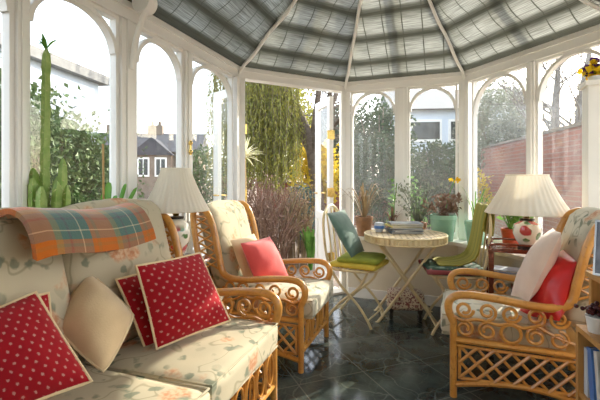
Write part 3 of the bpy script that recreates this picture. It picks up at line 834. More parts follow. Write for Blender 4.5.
# ------------------------------------------------------------------ lamps and small tables
def lamp(name, label, x, y, z0, zbot, ztop, rb, rt, vr, group):
    root = thing(name, label, 'lamp', (x, y, z0), 0, group); h = zbot-z0
    b = MB(); b.lathe([(vr*.62, 0), (vr*.64, .012), (vr*.55, .022)], 24); b.build('base', 'blackwood', root)
    vh = h-.055
    v = MB(); v.lathe([(vr*.50, .022), (vr*.58, .03), (vr*.72, vh*.25), (vr*.95, vh*.5), (vr*1.0, vh*.68), (vr*.88, vh*.86), (vr*.5, vh*.97), (vr*.42, vh)], 32); v.build('vase', 'vase', root)
    c = MB(); c.lathe([(vr*.52, vh), (vr*.52, vh+.012), (vr*.2, vh+.016)], 24); c.build('cap', 'blackwood', root)
    n = MB(); n.lathe([(.014, vh+.014), (.02, vh+.03), (.012, vh+.045), (.016, vh+.08), (.016, vh+.15)], 12); n.build('neck', 'brass', root)
    bb = MB(); bb.ball((0, 0, vh+.18), .03); bb.build('bulb', 'whiteplastic', root)
    s = MB(); H = ztop-zbot
    rip = lambda a, z: .012*math.sin(a*36)
    prof = []
    for k in range(9):
        f = k/8; prof.append((rb+(rt-rb)*f-.007*rb/.2*math.sin(pi*f), h+H*f))
    prof = [(rb*1.006, h-.006)]+prof
    s.lathe(prof, 192, cap0=False, cap1=False, rip=rip)
    prof2 = [(r-.004, z) for r, z in prof]; s.lathe(list(reversed(prof2)), 192, cap0=False, cap1=False, rip=rip)
    sh = s.build('lamp_shade', 'shade', root, angle=80)
    for rr, zz in ((rb+.001, h-.004), (rt+.001, h+H)):
        f = MB(); f.tube([(rr*math.cos(t*pi/24), rr*math.sin(t*pi/24), zz) for t in range(48)], .005, 6, closed=True); f.build('shade_trim', 'shade', sh)
    return root
lamp('table_lamp', 'pleated cream lamp between the sofa and the armchair by the door', -.735, 2.37, .69, .985, 1.225, .190, .082, .085, 'matching table lamps')
lamp('table_lamp', 'larger pleated cream lamp with fruit painted vase above the mahogany table', 1.56, 2.75, .69, .935, 1.190, .262, .128, .090, 'matching table lamps')
t = thing('pedestal_table', 'small round dark table under the lamp at the sofa end', 'table', (-.69, 2.415, 0))
m = MB(); m.lathe([(.14, .672), (.15, .68), (.145, .69)], 28); m.build('table_top', 'darkwood', t)
m = MB(); m.lathe([(.022, .05), (.03, .2), (.02, .35), (.026, .55), (.03, .672)], 14); m.build('column', 'darkwood', t)
for k in range(3):
    a = 2*pi*k/3+.3; m = MB(); m.tube([(.01*math.cos(a), .01*math.sin(a), .09), (.04*math.cos(a), .04*math.sin(a), .05), (.06*math.cos(a), .06*math.sin(a), .01)], .012, 8, sm=3); m.build('leg', 'darkwood', t)

ang = math.atan2(-.37, .93)
t = thing('side_table', 'dark red wooden side table with gallery rail beside the armchair', 'side table', (1.515, 2.795, 0), ang)
hx, hy = .19, .14
m = MB(); m.box(-hx, hx, -hy, hy, .665, .69); m.build('table_top', 'darkwood', t, False)
m = MB()
for yy in (-hy+.008, hy-.008): m.tube([(-hx+.01, yy, .69), (-hx+.02, yy, .715), (-.04, yy, .722), (hx-.01, yy, .715)], .008, 6, sm=3)
m.tube([(-hx+.012, -hy+.01, .71), (-hx+.03, -.05, .735), (-hx+.03, .05, .735), (-hx+.012, hy-.01, .71)], .009, 6, sm=3)
m.build('gallery_rail', 'darkwood', t)
for sx in (-1, 1):
    for sy in (-1, 1):
        m = MB(); m.box(sx*(hx-.02)-.016, sx*(hx-.02)+.016, sy*(hy-.02)-.016, sy*(hy-.02)+.016, 0, .665); m.build('leg', 'darkwood', t, False)
for zz in (.48, .20):
    m = MB(); m.box(-hx+.02, hx-.02, -hy+.02, hy-.02, zz, zz+.016); m.build('shelf', 'darkwood', t, False)
def wbox(name, label, cat, c, half, rz, mat, group=None, pages=None):
    o = bpy.data.objects.new(name, None); C.objects.link(o); o.location = c; o.rotation_euler = (0, 0, rz); tag(o, label, cat, group)
    return o
def booklet(name, label, loc, rot, size, cover, group, cat='book'):
    x, y, z = size
    root = thing(name, label, cat, loc, 0, group); root.rotation_euler = rot
    c = MB(); e = min(.003, z*.15)
    c.box(-x/2, x/2, -y/2, y/2, 0, e); c.box(-x/2, x/2, -y/2, y/2, z-e, z); c.box(-x/2, -x/2+e, -y/2, y/2, e, z-e)
    c.build('cover', cover, root, False)
    p = MB(); p.box(-x/2+e, x/2-.004, -y/2+.004, y/2-.004, e, z-e); p.build('pages', 'paper', root, False)
    return root
sl = lambda x, y, z: (1.515+x*math.cos(ang)-y*math.sin(ang), 2.795+x*math.sin(ang)+y*math.cos(ang), z)
booklet('magazine', 'blue magazine lying on the upper shelf of the mahogany side table', sl(-.03, 0, .497), (0, 0, ang+.1), (.21, .16, .022), 'cover1', 'reading on the side table', 'magazine')
booklet('magazine', 'pale magazine on top of the blue one in the side table', sl(-.05, 0, .520), (0, 0, ang-.15), (.2, .15, .012), 'cover0', 'reading on the side table', 'magazine')
for k in range(5):
    booklet('book', 'book standing upright on the low shelf of the side table, %s cover' % ['grey', 'black', 'cream', 'red', 'teal'][k], sl(-.13+.045*k, -.01, .217), (0, -pi/2, ang), (.20, .15, .035), 'cover%d' % [0, 3, 2, 4, 5][k], 'reading on the side table')
for bkk in [o for o in bpy.data.objects if o.name.startswith('book') and o.type == 'EMPTY' and not o.name.startswith('bookc')]:
    bkk.location.z += .10

# ------------------------------------------------------------------ bistro set
TCX, TCY = .885, 3.37
t = thing('bistro_table', 'round cream woven bistro table on crossed folding legs', 'table', (TCX, TCY, 0), math.radians(-8))
ZTT = .70
m = MB(); m.lathe([(.30, ZTT-.012), (.325, ZTT-.006), (.325, ZTT), (.30, ZTT+.004), (.01, ZTT+.004)], 64, cap1=True); m.build('table_top', 'weave', t)
m = MB(); m.lathe([(.318, ZTT-.055), (.332, ZTT-.055), (.334, ZTT-.03), (.332, ZTT-.004), (.318, ZTT-.004)], 200, cap0=False, cap1=False, rip=lambda a, z: .02*(1 if math.sin(a*50) > 0 else -1)); m.build('rim', 'cream_metal', t)
m = MB(); m.tube([(.335*math.cos(k*pi/32), .335*math.sin(k*pi/32), ZTT-.002) for k in range(64)], .008, 6, closed=True); m.tube([(.333*math.cos(k*pi/32), .333*math.sin(k*pi/32), ZTT-.055) for k in range(64)], .007, 6, closed=True); m.build('edge_binding', 'cream_metal', t)
for yy in (-.14, .15):
    for sx in (-1, 1):
        yo = yy+.013*sx
        m = MB(); m.tube([(-sx*.225, yo, ZTT-.05), (-sx*.2, yo, ZTT-.10), (sx*.21, yo, .03), (sx*.24, yo, 0)], .0125, 8, sm=3); m.build('leg', 'cream_metal', t)
for sx in (-1, 1):
    m = MB(); m.tube([(sx*.2, -.14+.013*sx, .047), (sx*.2, .15+.013*sx, .047)], .008, 6); m.build('stretcher', 'cream_metal', t)
m = MB(); m.tube([(0, -.155, ZTT*.455), (0, .165, ZTT*.455)], .008, 6); m.build('pivot_rod', 'cream_metal', t)

def bistro_chair(label, loc, rz):
    t = thing('bistro_chair', label, 'chair', loc, rz, 'folding bistro chairs')   # faces +x
    zs = .435
    m = MB(); m.tube([(.20*math.copysign(abs(math.cos(a))**.6, math.cos(a)), .19*math.copysign(abs(math.sin(a))**.6, math.sin(a)), zs) for a in [k*pi/20 for k in range(40)]], .011, 8, closed=True); 
    for k in range(-4, 5): m.tube([(k*.042, -.185, zs), (k*.042, .185, zs)], .006, 6)
    m.build('seat', 'cream_metal', t)
    b = MB(); pts = [(-.13, -.18, zs-.05), (-.185, -.185, zs+.10), (-.212, -.185, zs+.30), (-.228, -.15, zs+.42), (-.237, -.07, zs+.485), (-.24, 0, zs+.50), (-.237, .07, zs+.485), (-.228, .15, zs+.42), (-.212, .185, zs+.30), (-.185, .185, zs+.10), (-.13, .18, zs-.05)]
    b.tube(pts, .0115, 8, sm=4)
    for yy in (-.09, 0, .09): b.tube([(-.178, yy, zs+.04), (-.212, yy, zs+.30), (-.235, yy, zs+.48)], .007, 6, sm=3)
    b.tube([(-.172, -.185, zs+.04), (-.172, .185, zs+.04)], .008, 6)
    b.build('backrest', 'cream_metal', t)
    for sy in (-1, 1):
        y = .17*sy; m = MB(); m.tube([(-.14, y, zs-.03), (-.06, y, .30), (.08, y, .17), (.16, y, .06), (.19, y, 0)], .011, 8, sm=4); m.build('leg', 'cream_metal', t)
        y = .15*sy; m = MB(); m.tube([(.15, y, zs-.01), (.08, y, .30), (-.07, y, .17), (-.16, y, .07), (-.21, y, 0)], .011, 8, sm=4); m.build('leg', 'cream_metal', t)
    m = MB(); m.tube([(.16, -.17, .06), (.16, .17, .06)], .007, 6); m.build('stretcher', 'cream_metal', t)
    m = MB(); m.tube([(-.16, -.15, .07), (-.16, .15, .07)], .007, 6); m.build('stretcher', 'cream_metal', t)
    return t
a1 = math.radians(-30); c1 = Vector((.47, 3.33, 0))
bistro_chair('cream folding bistro chair holding the teal cushion and mustard pad', c1, a1)
a2 = math.radians(172); c2 = Vector((1.195, 3.12, 0))
bistro_chair('cream folding bistro chair with a throw over its back, by the green pots', c2, a2)
def loc_(c, a, x, y, z): return Vector((c.x+x*math.cos(a)-y*math.sin(a), c.y+x*math.sin(a)+y*math.cos(a), z))
def pad(label, c, a, half, z, mat, group=None, name='seat_pad', side=None):
    m = MB(); m.cushion((0, 0, 0), half, min(half)*.95, bulge=(.012, 0), n=10)
    o = m.build(name, mat, angle=70); o.location = (c.x, c.y, z); o.rotation_euler = (0, 0, a); tag(o, label, 'cushion', group)
    if side:
        f = MB(); h = half
        f.tube([(-h[0], -h[1], -.0), (h[0], -h[1], -.004), (h[0], h[1], -.0), (-h[0], h[1], 0)], .012, 8, closed=True, flat=1.6); f.build('edge_band', side, o)
    return o
pad('olive and mustard seat pad on the bistro chair near the door', loc_(c1, a1, .03, 0, 0), a1, (.195, .19, .020), .468, 'yellowpad')
pad('olive square pad lying on the mustard seat pad', loc_(c1, a1, .045, .01, 0), a1+.12, (.17, .17, .022), .509, 'limepad')
pillow('scatter_cushion', 'dusty teal cushion leaning on the bistro chair back by the door', [loc_(c1, a1, .03, -.18, .535), loc_(c1, a1, .01, .17, .535), loc_(c1, a1, -.185, .17, .895), loc_(c1, a1, -.185, -.19, .885)], .05, 'teal', None, seed=33)
pad('dark green flowered seat pad on the bistro chair by the green pots', loc_(c2, a2, .01, 0, 0), a2, (.215, .20, .028), .475, 'pansy', side='pinkpetal')
# throw over the back of the second chair
th = MB(); vs = []; uv = []; fs = []; n, k = 14, 26
pr, _ = spline([Vector(p) for p in ((.13, 0, .515), (-.02, 0, .52), (-.13, 0, .57), (-.17, 0, .70), (-.195, 0, .86), (-.222, 0, .955), (-.255, 0, .945), (-.265, 0, .86), (-.255, 0, .74))], [0]*9, 3)
for off in (0, .012):
    for p in pr:
        for j in range(n+1):
            y = -.135+.27*j/n; v = loc_(c2, a2, p.x+off*.8, y*(1+.05*math.sin(p.z*14)), p.z+off*.6+.005*math.sin(y*40)); vs.append(v)
m_ = len(pr); K = m_*(n+1)
for i in range(m_-1):
    for j in range(n):
        q = (i*(n+1)+j, i*(n+1)+j+1, (i+1)*(n+1)+j+1, (i+1)*(n+1)+j); fs.append(q); fs.append(tuple(K+z for z in reversed(q)))
for i in range(m_-1):
    for j in (0, n): q = (i*(n+1)+j, (i+1)*(n+1)+j, K+(i+1)*(n+1)+j, K+i*(n+1)+j); fs.append(q)
for j in range(n):
    for i in (0, m_-1): fs.append((i*(n+1)+j, i*(n+1)+j+1, K+i*(n+1)+j+1, K+i*(n+1)+j))
th.add(vs, fs); o = th.build('throw', 'throwcloth', angle=60); tag(o, 'olive green cloth thrown over the bistro chair by the green pots', 'throw')

# footstool under the table
fs_ = thing('footstool', 'small cream patterned footstool with dark turned legs under the table', 'footstool', (.885, 3.36, 0), math.radians(-14))
m = MB(); m.cushion((0, 0, .155), (.15, .10, .068), .03, bulge=(.015, 0), n=10); m.build('upholstery', 'stool', fs_, angle=60)
for sx in (-1, 1):
    for sy in (-1, 1):
        m = MB(); m.lathe([(.012, 0), (.02, .02), (.012, .05), (.024, .075), (.022, .095)], 12, (sx*.115, sy*.07, 0)); m.build('leg', 'blackwood', fs_)

# on the table
mg = [('cover3', .0), ('greycover', .25), ('cover3', -.2), ('cover6', .1), ('greycover', -.05)]
words = ['bottom magazine of the pile on the bistro table, dark cover', 'second magazine up in the pile, grey printed cover', 'middle magazine in the pile, dark cover', 'mustard magazine just under the topmost one', 'topmost magazine of the pile on the bistro table']
z = ZTT+.005
for (cv, r), w in zip(mg, words):
    booklet('magazine', w, (TCX+.015+R.uniform(-.012, .012), TCY+.06, z), (0, 0, r), (.27, .2, .016), cv, 'magazines on the bistro table', 'magazine'); z += .017
t = thing('jar', 'small blue and white pot beside the magazine pile', 'jar', (TCX-.20, TCY+.09, ZTT+.005))
m = MB(); m.lathe([(.028, 0), (.038, .02), (.042, .05), (.036, .08)], 20); m.build('body', 'cover0', t)
m = MB(); m.lathe([(.0425, .03), (.0435, .035), (.0435, .05), (.0425, .055)], 20, cap0=False, cap1=False); m.build('blue_band', 'cover1', t)

# ------------------------------------------------------------------ plants on the sills
def pot(root, r0, r1, h, mat, rim=.012, saucer=0):
    p = MB(); p.lathe([(r0, 0), (r1*.96, h*.8), (r1*.97, h*.82), (r1, h*.83), (r1, h), (r1-rim, h), (r1-rim*1.3, h*.85)], 28, cap1=True); o = p.build('pot', mat, root)
    s = MB(); s.lathe([(r1-rim*1.1, h*.88), (.004, h*.92)], 20, cap0=False); s.build('soil', 'soil', root)
    if saucer: s = MB(); s.lathe([(r0*1.2, -saucer), (r0*1.5, -.002), (r0*1.4, 0)], 24); s.build('saucer', mat, root)
    return o
def onfacet(a, b, t, inset, z=ZS):
    p = a+(b-a).normalized()*t+nrm(a, b)*inset; return Vector((p.x, p.y, z))
def raypt(px, a, b, inset, z=ZS):
    k = (px-HX)/FPX; d = (b-a).normalized(); n = nrm(a, b); o = a+n*inset
    t = (k*o.y-o.x)/(d.x-k*d.y); p = o+d*t; return Vector((p.x, p.y, z))
def spiky(root, z0, n, ln, w, mat, spread=.5, droop=.3, name='leaves', seed=0):
    r = random.Random(seed); m = MB()
    for i in range(n):
        a = r.uniform(0, 2*pi); s = r.uniform(.1, 1)*spread; l = ln*r.uniform(.6, 1.1); dr = droop*r.uniform(.3, 1.2)
        d = Vector((math.cos(a), math.sin(a), 0))
        m.blade([d*.012+Vector((0, 0, z0)), d*l*s*.35+Vector((0, 0, z0+l*.5)), d*l*s*.75+Vector((0, 0, z0+l*.85-dr*l*.2)), d*l*s*1.1+Vector((0, 0, z0+l*(1.0-dr)))], w)
    return m.build(name, mat, root, angle=80)
p = raypt(364, P2, P3, .10)
t = thing('potted_dracaena', 'spiky grassy plant in a brown glazed pot behind the bistro chair', 'plant', p); pot(t, .06, .088, .19, 'brownpot'); spiky(t, .17, 26, .42, .007, 'dryleaf', .9, .5, seed=2)
p = raypt(392, P2, P3, .07)
t = thing('potted_plant', 'small dry plant with orange leaves in a low clay pot on the sill', 'plant', p); pot(t, .045, .06, .10, 'terracotta'); spiky(t, .09, 16, .22, .008, 'brownleaf', .9, .5, seed=5)
m = MB(); m.tube([(0, 0, .09), (.02, 0, .3), (.05, .01, .52)], .005, 6, sm=3); m.leaves([(.05+R.uniform(-.09, .09), R.uniform(-.03, .05), .30+R.uniform(0, .32)) for k in range(16)], .045); m.build('leafy_stem', 'greenleaf', t)
p = raypt(418, P2, P3, .09)
t = thing('potted_geranium', 'bushy twiggy plant in a round terracotta pot behind the magazines', 'plant', p); pot(t, .06, .08, .15, 'terracotta')
m = MB()
for k in range(26):
    a = R.uniform(0, 2*pi); l = R.uniform(.1, .26); e = (l*.8*math.cos(a), l*.5*math.sin(a)-.02, .14+R.uniform(.12, .36)); m.tube([(0, 0, .13), (e[0]*.5, e[1]*.5, .13+(e[2]-.13)*.6), e], .0035, 5, sm=2); m.leaves([Vector(e)+Vector((R.gauss(0, .03), R.gauss(0, .02), R.gauss(0, .03))) for q in range(9)], .04)
m.build('twigs', 'greyleaf', t)
p = raypt(443, P2, P3, .13)
t = thing('potted_begonia', 'large sage green pot of dry brown foliage behind the table', 'plant', p); pot(t, .085, .118, .235, 'green_pot'); 
m = MB()
for k in range(30):
    a = R.uniform(0, 2*pi); l = R.uniform(.04, .17); e = Vector((l*math.cos(a), l*.6*math.sin(a)-.01, .24+R.uniform(.02, .17))); m.tube([(0, 0, .2), e*.6+Vector((0, 0, .1)), e], .003, 5, sm=2); m.leaves([e+Vector((R.gauss(0, .02), R.gauss(0, .02), R.gauss(0, .015))) for q in range(6)], .055)
m.build('foliage', 'brownleaf', t)
m = MB(); m.tube([(.02, 0, .2), (.04, 0, .36), (.10, -.02, .56)], .0035, 5, sm=4); m.build('flower_stem', 'strap', t)
m = MB()
for k in range(7):
    q = (.095+R.uniform(-.045, .05), -.02+R.uniform(-.02, .02), .56+R.uniform(-.015, .02)); m.leaves([q]*6, .028, asp=.8)
m.build('flowers', 'yellowpetal', t)
p = raypt(475.5, P3, P4, .11)
t = thing('potted_fern', 'smaller sage green pot with thin stems by the corner post', 'plant', p); pot(t, .065, .09, .20, 'green_pot')
spiky(t, .18, 7, .36, .006, 'greenleaf', .6, .3, seed=11)
m = MB(); m.tube([(.0, 0, .18), (.02, 0, .35), (.07, 0, .40), (.12, 0, .36)], .003, 5, sm=4); m.leaves([(.01*k, 0, .36+.02*math.sin(k)) for k in range(10)], .03); m.build('trailing_stem', 'greenleaf', t)
p = raypt(511, P3, P4, .10, ZS+.028)
t = thing('potted_cyclamen', 'leafy green plant in a red plastic pot beside the larger lamp', 'plant', p); pot(t, .055, .072, .15, 'redpot', saucer=.028)
m = MB()
for k in range(26):
    a = R.uniform(0, 2*pi); l = R.uniform(.03, .13); e = Vector((l*math.cos(a), l*math.sin(a), .15+R.uniform(.02, .15))); m.tube([(0, 0, .13), e], .0025, 5); m.leaves([e, e], .075, asp=.8)
m.build('foliage', 'greenleaf', t)
# cactus, strap plant on the left sill
p = raypt(46, W0, L_, .06)
t = thing('euphorbia_cactus', 'tall green column cactus on the sill behind the sofa', 'cactus', p); pot(t, .05, .065, .15, 'terracotta')
def column(x, y, z0, z1, r, seed, lean=(0, 0)):
    m = MB(); n = 24; rr = random.Random(seed); prof = []
    o = len(m.v); steps = max(6, int((z1-z0)/.03))
    for i in range(steps+1):
        f = i/steps; rad = r*(1-.25*f)*(1+.10*math.sin(f*steps*1.9)); rad = rad if i < steps else r*.2
        for k in range(n):
            a = 2*pi*k/n; q = rad*(.72+.42*max(0, math.cos(a*4))**2)
            m.v.append((x+lean[0]*f+q*math.cos(a+f*.5), y+lean[1]*f+q*math.sin(a+f*.5), z0+(z1-z0)*f))
    for i in range(steps):
        for k in range(n): m.f.append((i*n+k, i*n+(k+1) % n, (i+1)*n+(k+1) % n, (i+1)*n+k))
    m.f.append(tuple(steps*n+k for k in range(n)))
    st = m.build('stem', 'cactus', t, angle=70)
    sp = MB()
    for k in range(4):
        for i in range(0, steps, 1):
            f = i/steps; a = k*pi/2+f*.5; q = r*(1-.25*f)*1.14
            c = Vector((x+lean[0]*f+q*math.cos(a), y+lean[1]*f+q*math.sin(a), z0+(z1-z0)*f)); sp.leaves([c, c], .014, asp=.25)
    sp.build('spines', 'spine', st)['kind'] = 'stuff'
    return st
zt = lambda py, Y: EYE+(HY-py)/FPX*Y-ZS
column(-.01, 0, .13, zt(48, p.y), .019, 1, (.012, -.0))
for (dx, dy, yy, r) in ((-.055, .0, 168, .024), (-.03, -.04, 178, .022), (.02, .05, 176, .022), (.055, .03, 158, .020), (.06, -.02, 182, .022), (-.06, .045, 180, .02), (.015, -.055, 186, .022), (.09, .0, 185, .018)):
    column(dx*.8, dy*.8, .13, zt(yy, p.y), r, 3, (dx*.2, dy*.2))
m = MB(); top = zt(44, p.y)
for k in range(9):
    a = R.uniform(0, 2*pi); m.blade([(0, 0, top-.02), (.02*math.cos(a), .02*math.sin(a), top+.01), (.05*math.cos(a), .05*math.sin(a), top+R.uniform(0, .035))], .009)
m.build('crown_leaves', 'strap', t)
p = raypt(112, W0, L_, .07)
t = thing('potted_amaryllis', 'strap leaved plant with a bamboo cane, on the sill behind the tartan blanket', 'plant', p); pot(t, .05, .062, .15, 'terracotta')
m = MB(); sx = Vector((.951, -.309, 0)); su = Vector((.309, .951, 0))
for (u0, z1, u1, w) in ((-.05, .43, -.02, .022), (.0, .36, .03, .02), (.02, .42, .10, .012), (.04, .40, .19, .012), (.02, .33, .16, .016), (-.03, .37, -.06, .02)):
    m.blade([su*.01+Vector((0, 0, .14)), su*u0*.6+Vector((0, 0, z1*.75)), su*u1*.8+Vector((0, 0, z1*1.0+.09)), su*u1+Vector((0, 0, z1+.12))], w)
m.build('leaves', 'strap', t, angle=80)
m = MB(); m.tube([-su*.05+Vector((0, 0, .12)), -su*.06+Vector((0, 0, EYE+(HY-145)/FPX*p.y-ZS))], .005, 6); m.build('cane_support', 'bamboo', t)

# ------------------------------------------------------------------ right foreground: bookcase, frame, tub, tall cabinet
bo = Vector((1.075, 1.56)); bd = Vector((-.25, -.968)); bdep = Vector((.968, -.25))     # front edge runs towards the camera
ba = math.atan2(bdep.y, bdep.x)
t = thing('bookcase', 'stepped varnished pine bookcase with open shelves in the near corner', 'bookcase', (bo.x, bo.y, 0), ba)
# local: +x depth, -y along front towards the camera
LBK, D1, D2 = .85, .27, .22
def part(name, boxes, mat='pine'):
    m = MB()
    for b in boxes: m.box(*b)
    return m.build(name, mat, t, False)
part('end_panel', [(0, D1, -.02, 0, 0, .60), (.045, D1, -.02, 0, .60, .79)]); part('end_panel', [(0, D1, -LBK, -LBK+.02, 0, .60), (.045, D1, -LBK, -LBK+.02, .60, .79)])
part('back_panel', [(D1-.012, D1, -LBK+.02, -.02, 0, .775)])
part('shelf', [(.005, D1-.012, -LBK+.02, -.02, .06, .08)]); part('shelf', [(.005, D1-.012, -LBK+.02, -.02, .33, .35)])
part('shelf', [(0, D1-.012, -LBK+.02, -.02, .58, .60)])
part('top', [(.035, D1+.005, -LBK-.005, .005, .79, .81)])
bl_ = lambda x, y, z: Vector((bo.x, bo.y, z))+Vector((math.cos(ba), math.sin(ba), 0))*x+Vector((-math.sin(ba), math.cos(ba), 0))*y
yy = -.035; names = ['silver grey', 'blue', 'white', 'black', 'red', 'teal', 'mustard', 'cream', 'navy', 'pale']
cv = ['cover0', 'cover1', 'cover2', 'cover3', 'cover4', 'cover5', 'cover6', 'cover2', 'cover1', 'cover0']
for k in range(10):
    w = R.uniform(.022, .04); h = R.uniform(.17, .215)
    # spine faces -x (into the room)
    o = booklet('book', '%s book leaning on the middle shelf of the pine bookcase%s' % (names[k], ', farthest from the camera' if k == 0 else ''), bl_(.03+h*0+.085, yy, .352), (0, 0, 0), (.16, h, w), cv[k], 'books in the pine bookcase')
    tilt = math.radians(R.choice([0, 0, 6, 10])); dy = w+h*math.sin(tilt)
    o.matrix_world = Matrix.Translation(bl_(.095, yy-(0 if tilt == 0 else 0), .351+h/2*math.cos(tilt)+w*math.sin(tilt)*.0)) @ Matrix.Rotation(ba, 4, 'Z') @ Matrix.Rotation(pi/2-tilt, 4, 'X') 
    yy -= w+.004+(h*.5*math.sin(tilt)*1.0 if tilt else 0)
yy = -.04
for k in range(7):
    w = R.uniform(.025, .045); h = R.uniform(.19, .23)
    o = booklet('book', '%s book upright on the bottom shelf of the pine bookcase' % ['black', 'teal', 'silver', 'white', 'blue', 'red', 'mustard'][k], (0, 0, 0), (0, 0, 0), (.17, h, w), cv[[3, 5, 0, 2, 1, 4, 6][k]], 'books in the pine bookcase')
    o.matrix_world = Matrix.Translation(bl_(.10, yy, .081+h/2)) @ Matrix.Rotation(ba, 4, 'Z') @ Matrix.Rotation(pi/2, 4, 'X'); yy -= w+.003
q = bl_(.040, -.075, .601)
t2 = thing('plant_tub', 'small white tub of dark red berries on the bookcase ledge', 'tub', q)
m = MB(); m.lathe([(.026, 0), (.034, .05), (.036, .055), (.036, .06), (.032, .06)], 20); m.build('tub', 'whiteplastic', t2)
m = MB()
for k in range(34): m.ball((R.gauss(0, .020), R.gauss(0, .022), .066+R.uniform(0, .035)), .0085, 6)
m.build('berries', 'berry', t2)
q = bl_(.10, -.12, .811)
t2 = thing('photo_frame', 'silver photo frame with dark picture standing on the bookcase top', 'photo frame', q); t2.rotation_euler = (math.radians(-10), 0, ba+math.radians(-35))
m = MB(); fw, fh = .085, .205
for b in ((-fw, fw, -.006, .006, 0, .008), (-fw, fw, -.006, .006, fh-.008, fh), (-fw, -fw+.006, -.006, .006, .008, fh-.008), (fw-.006, fw, -.006, .006, .008, fh-.008)): m.box(*b)
m.build('frame', 'silver', t2, False)
m = MB(); m.box(-fw+.006, fw-.006, -.004, .004, .008, fh-.008); m.build('picture', 'darkpicture', t2, False)
m = MB(); m.tube([(0, .006, fh*.7), (0, .075, .012)], .006, 6); m.build('strut', 'blackwood', t2)

ed = (W5-P4).normalized(); en = nrm(P4, W5)
pier = sempty('trim_61')
def pbox(e0, e1, n0, n1, z0, z1, nm):
    q = [P4+ed*e0+en*n0, P4+ed*e1+en*n0, P4+ed*e1+en*n1, P4+ed*e0+en*n1]
    m = MB(); m.hexa([(p.x, p.y, z0) for p in q], [(p.x, p.y, z1) for p in q]); m.build(nm, 'whitewood', pier, False)
pbox(-.09, .045, .005, .240, ZS, 1.735, 'pier'); pbox(-.105, .060, .005, .258, 1.735, 1.765, 'pier_cap')
q = P4-ed*.02+en*.19
t = thing('flower_bowl', 'yellow pansies in a small bowl on top of the white corner pier', 'flowers', (q.x, q.y, 1.765))
m = MB(); m.lathe([(.022, 0), (.036, .025), (.038, .035), (.033, .035)], 20); m.build('bowl', 'whiteplastic', t)
m = MB(); m2 = MB()
for k in range(22):
    a = R.uniform(0, 2*pi); l = R.uniform(0, .085); c = Vector((l*math.cos(a), l*math.sin(a), .045+R.uniform(0, .07)*(1.2-l/.09)))
    dst = m2 if k % 5 == 0 else m
    for j in range(6):
        an = j*pi/3+k; dst.leaves([c]*1, .042, asp=.9)
m.build('petals', 'yellowpetal', t); m2.build('dark_petals', 'purplepetal', t)
m = MB(); m.leaves([(R.gauss(0, .035), R.gauss(0, .035), .035+R.uniform(0, .04)) for k in range(30)], .04); m.build('leaves', 'greenleaf', t)

# ------------------------------------------------------------------ garden
g = MB(); g.box(-60, 60, -30, 90, -.30, -.14); struct('ground', g, 'ground')
def wallbox(mb, a, b, th, z0, z1):
    d = (b-a); L = d.length; d = d.normalized(); n = Vector((d.y, -d.x)); q = [a, b, b+n*th, a+n*th]
    vs = [(p.x, p.y, z0) for p in q]+[(p.x, p.y, z1) for p in q]
    fs = [(0, 1, 5, 4), (2, 3, 7, 6), (1, 2, 6, 5), (3, 0, 4, 7), (4, 5, 6, 7)]
    for f in fs:
        uv = []
        for i in f:
            k = i % 4; u = {0: 0, 1: L, 2: L, 3: 0}[k]+(th if f in ((1, 2, 6, 5), (3, 0, 4, 7)) and k > 1 else 0)
            uv.append((u, vs[i][2] if f != (4, 5, 6, 7) else (th if k > 1 else 0)))
        o = len(mb.v); mb.v += [vs[i] for i in f]; mb.f.append((o, o+1, o+2, o+3)); mb.uv[len(mb.f)-1] = uv
o = MB(); wallbox(o, V2(3.75, 4.0), V2(4.75, 10.5), .22, -.2, 1.92); w = o.build('garden_wall', 'brick', None, False); tag(w, 'tall red brick garden wall seen through the windows above the lamp', 'wall')
cp = MB(); a, b = V2(3.72, 3.97), V2(4.72, 10.5); wallbox(cp, a, b, .28, 1.92, 1.97); cp.build('coping', 'stone', w, False)
o = MB(); wallbox(o, V2(-1.2, 11.3), V2(4.85, 11.25), .22, -.2, 1.02); w = o.build('garden_wall', 'brick', None, False); tag(w, 'low red brick wall across the end of the garden', 'wall')
cp = MB(); wallbox(cp, V2(-1.2, 11.28), V2(4.85, 11.23), .28, 1.02, 1.07); cp.build('coping', 'stone', w, False)

# white flat-roofed building on the left
t = thing('flat_roofed_building', 'white rendered building with grey flat roof behind the hedge', 'building', (-3.8, 5.0, -.2), 0)
a, b = V2(-4.35, 1.0)-V2(-3.8, 5.0), V2(-3.55, 7.05)-V2(-3.8, 5.0); n = Vector((b-a).normalized()); n = Vector((-n.y, n.x))*4
m = MB(); q = [a, b, b+n, a+n]; m.hexa([(p.x, p.y, 0) for p in q], [(p.x, p.y, 3.02) for p in q]); m.build('wall', 'render_white', t, False)
d = (b-a).normalized()*.14; nn = n.normalized()*.14; q = [a-d-nn, b+d-nn, b+d+n, a-d+n]
m = MB(); m.hexa([(p.x, p.y, 3.02) for p in q], [(p.x, p.y, 3.17) for p in q]); m.build('roof', 'greyroof', t, False)

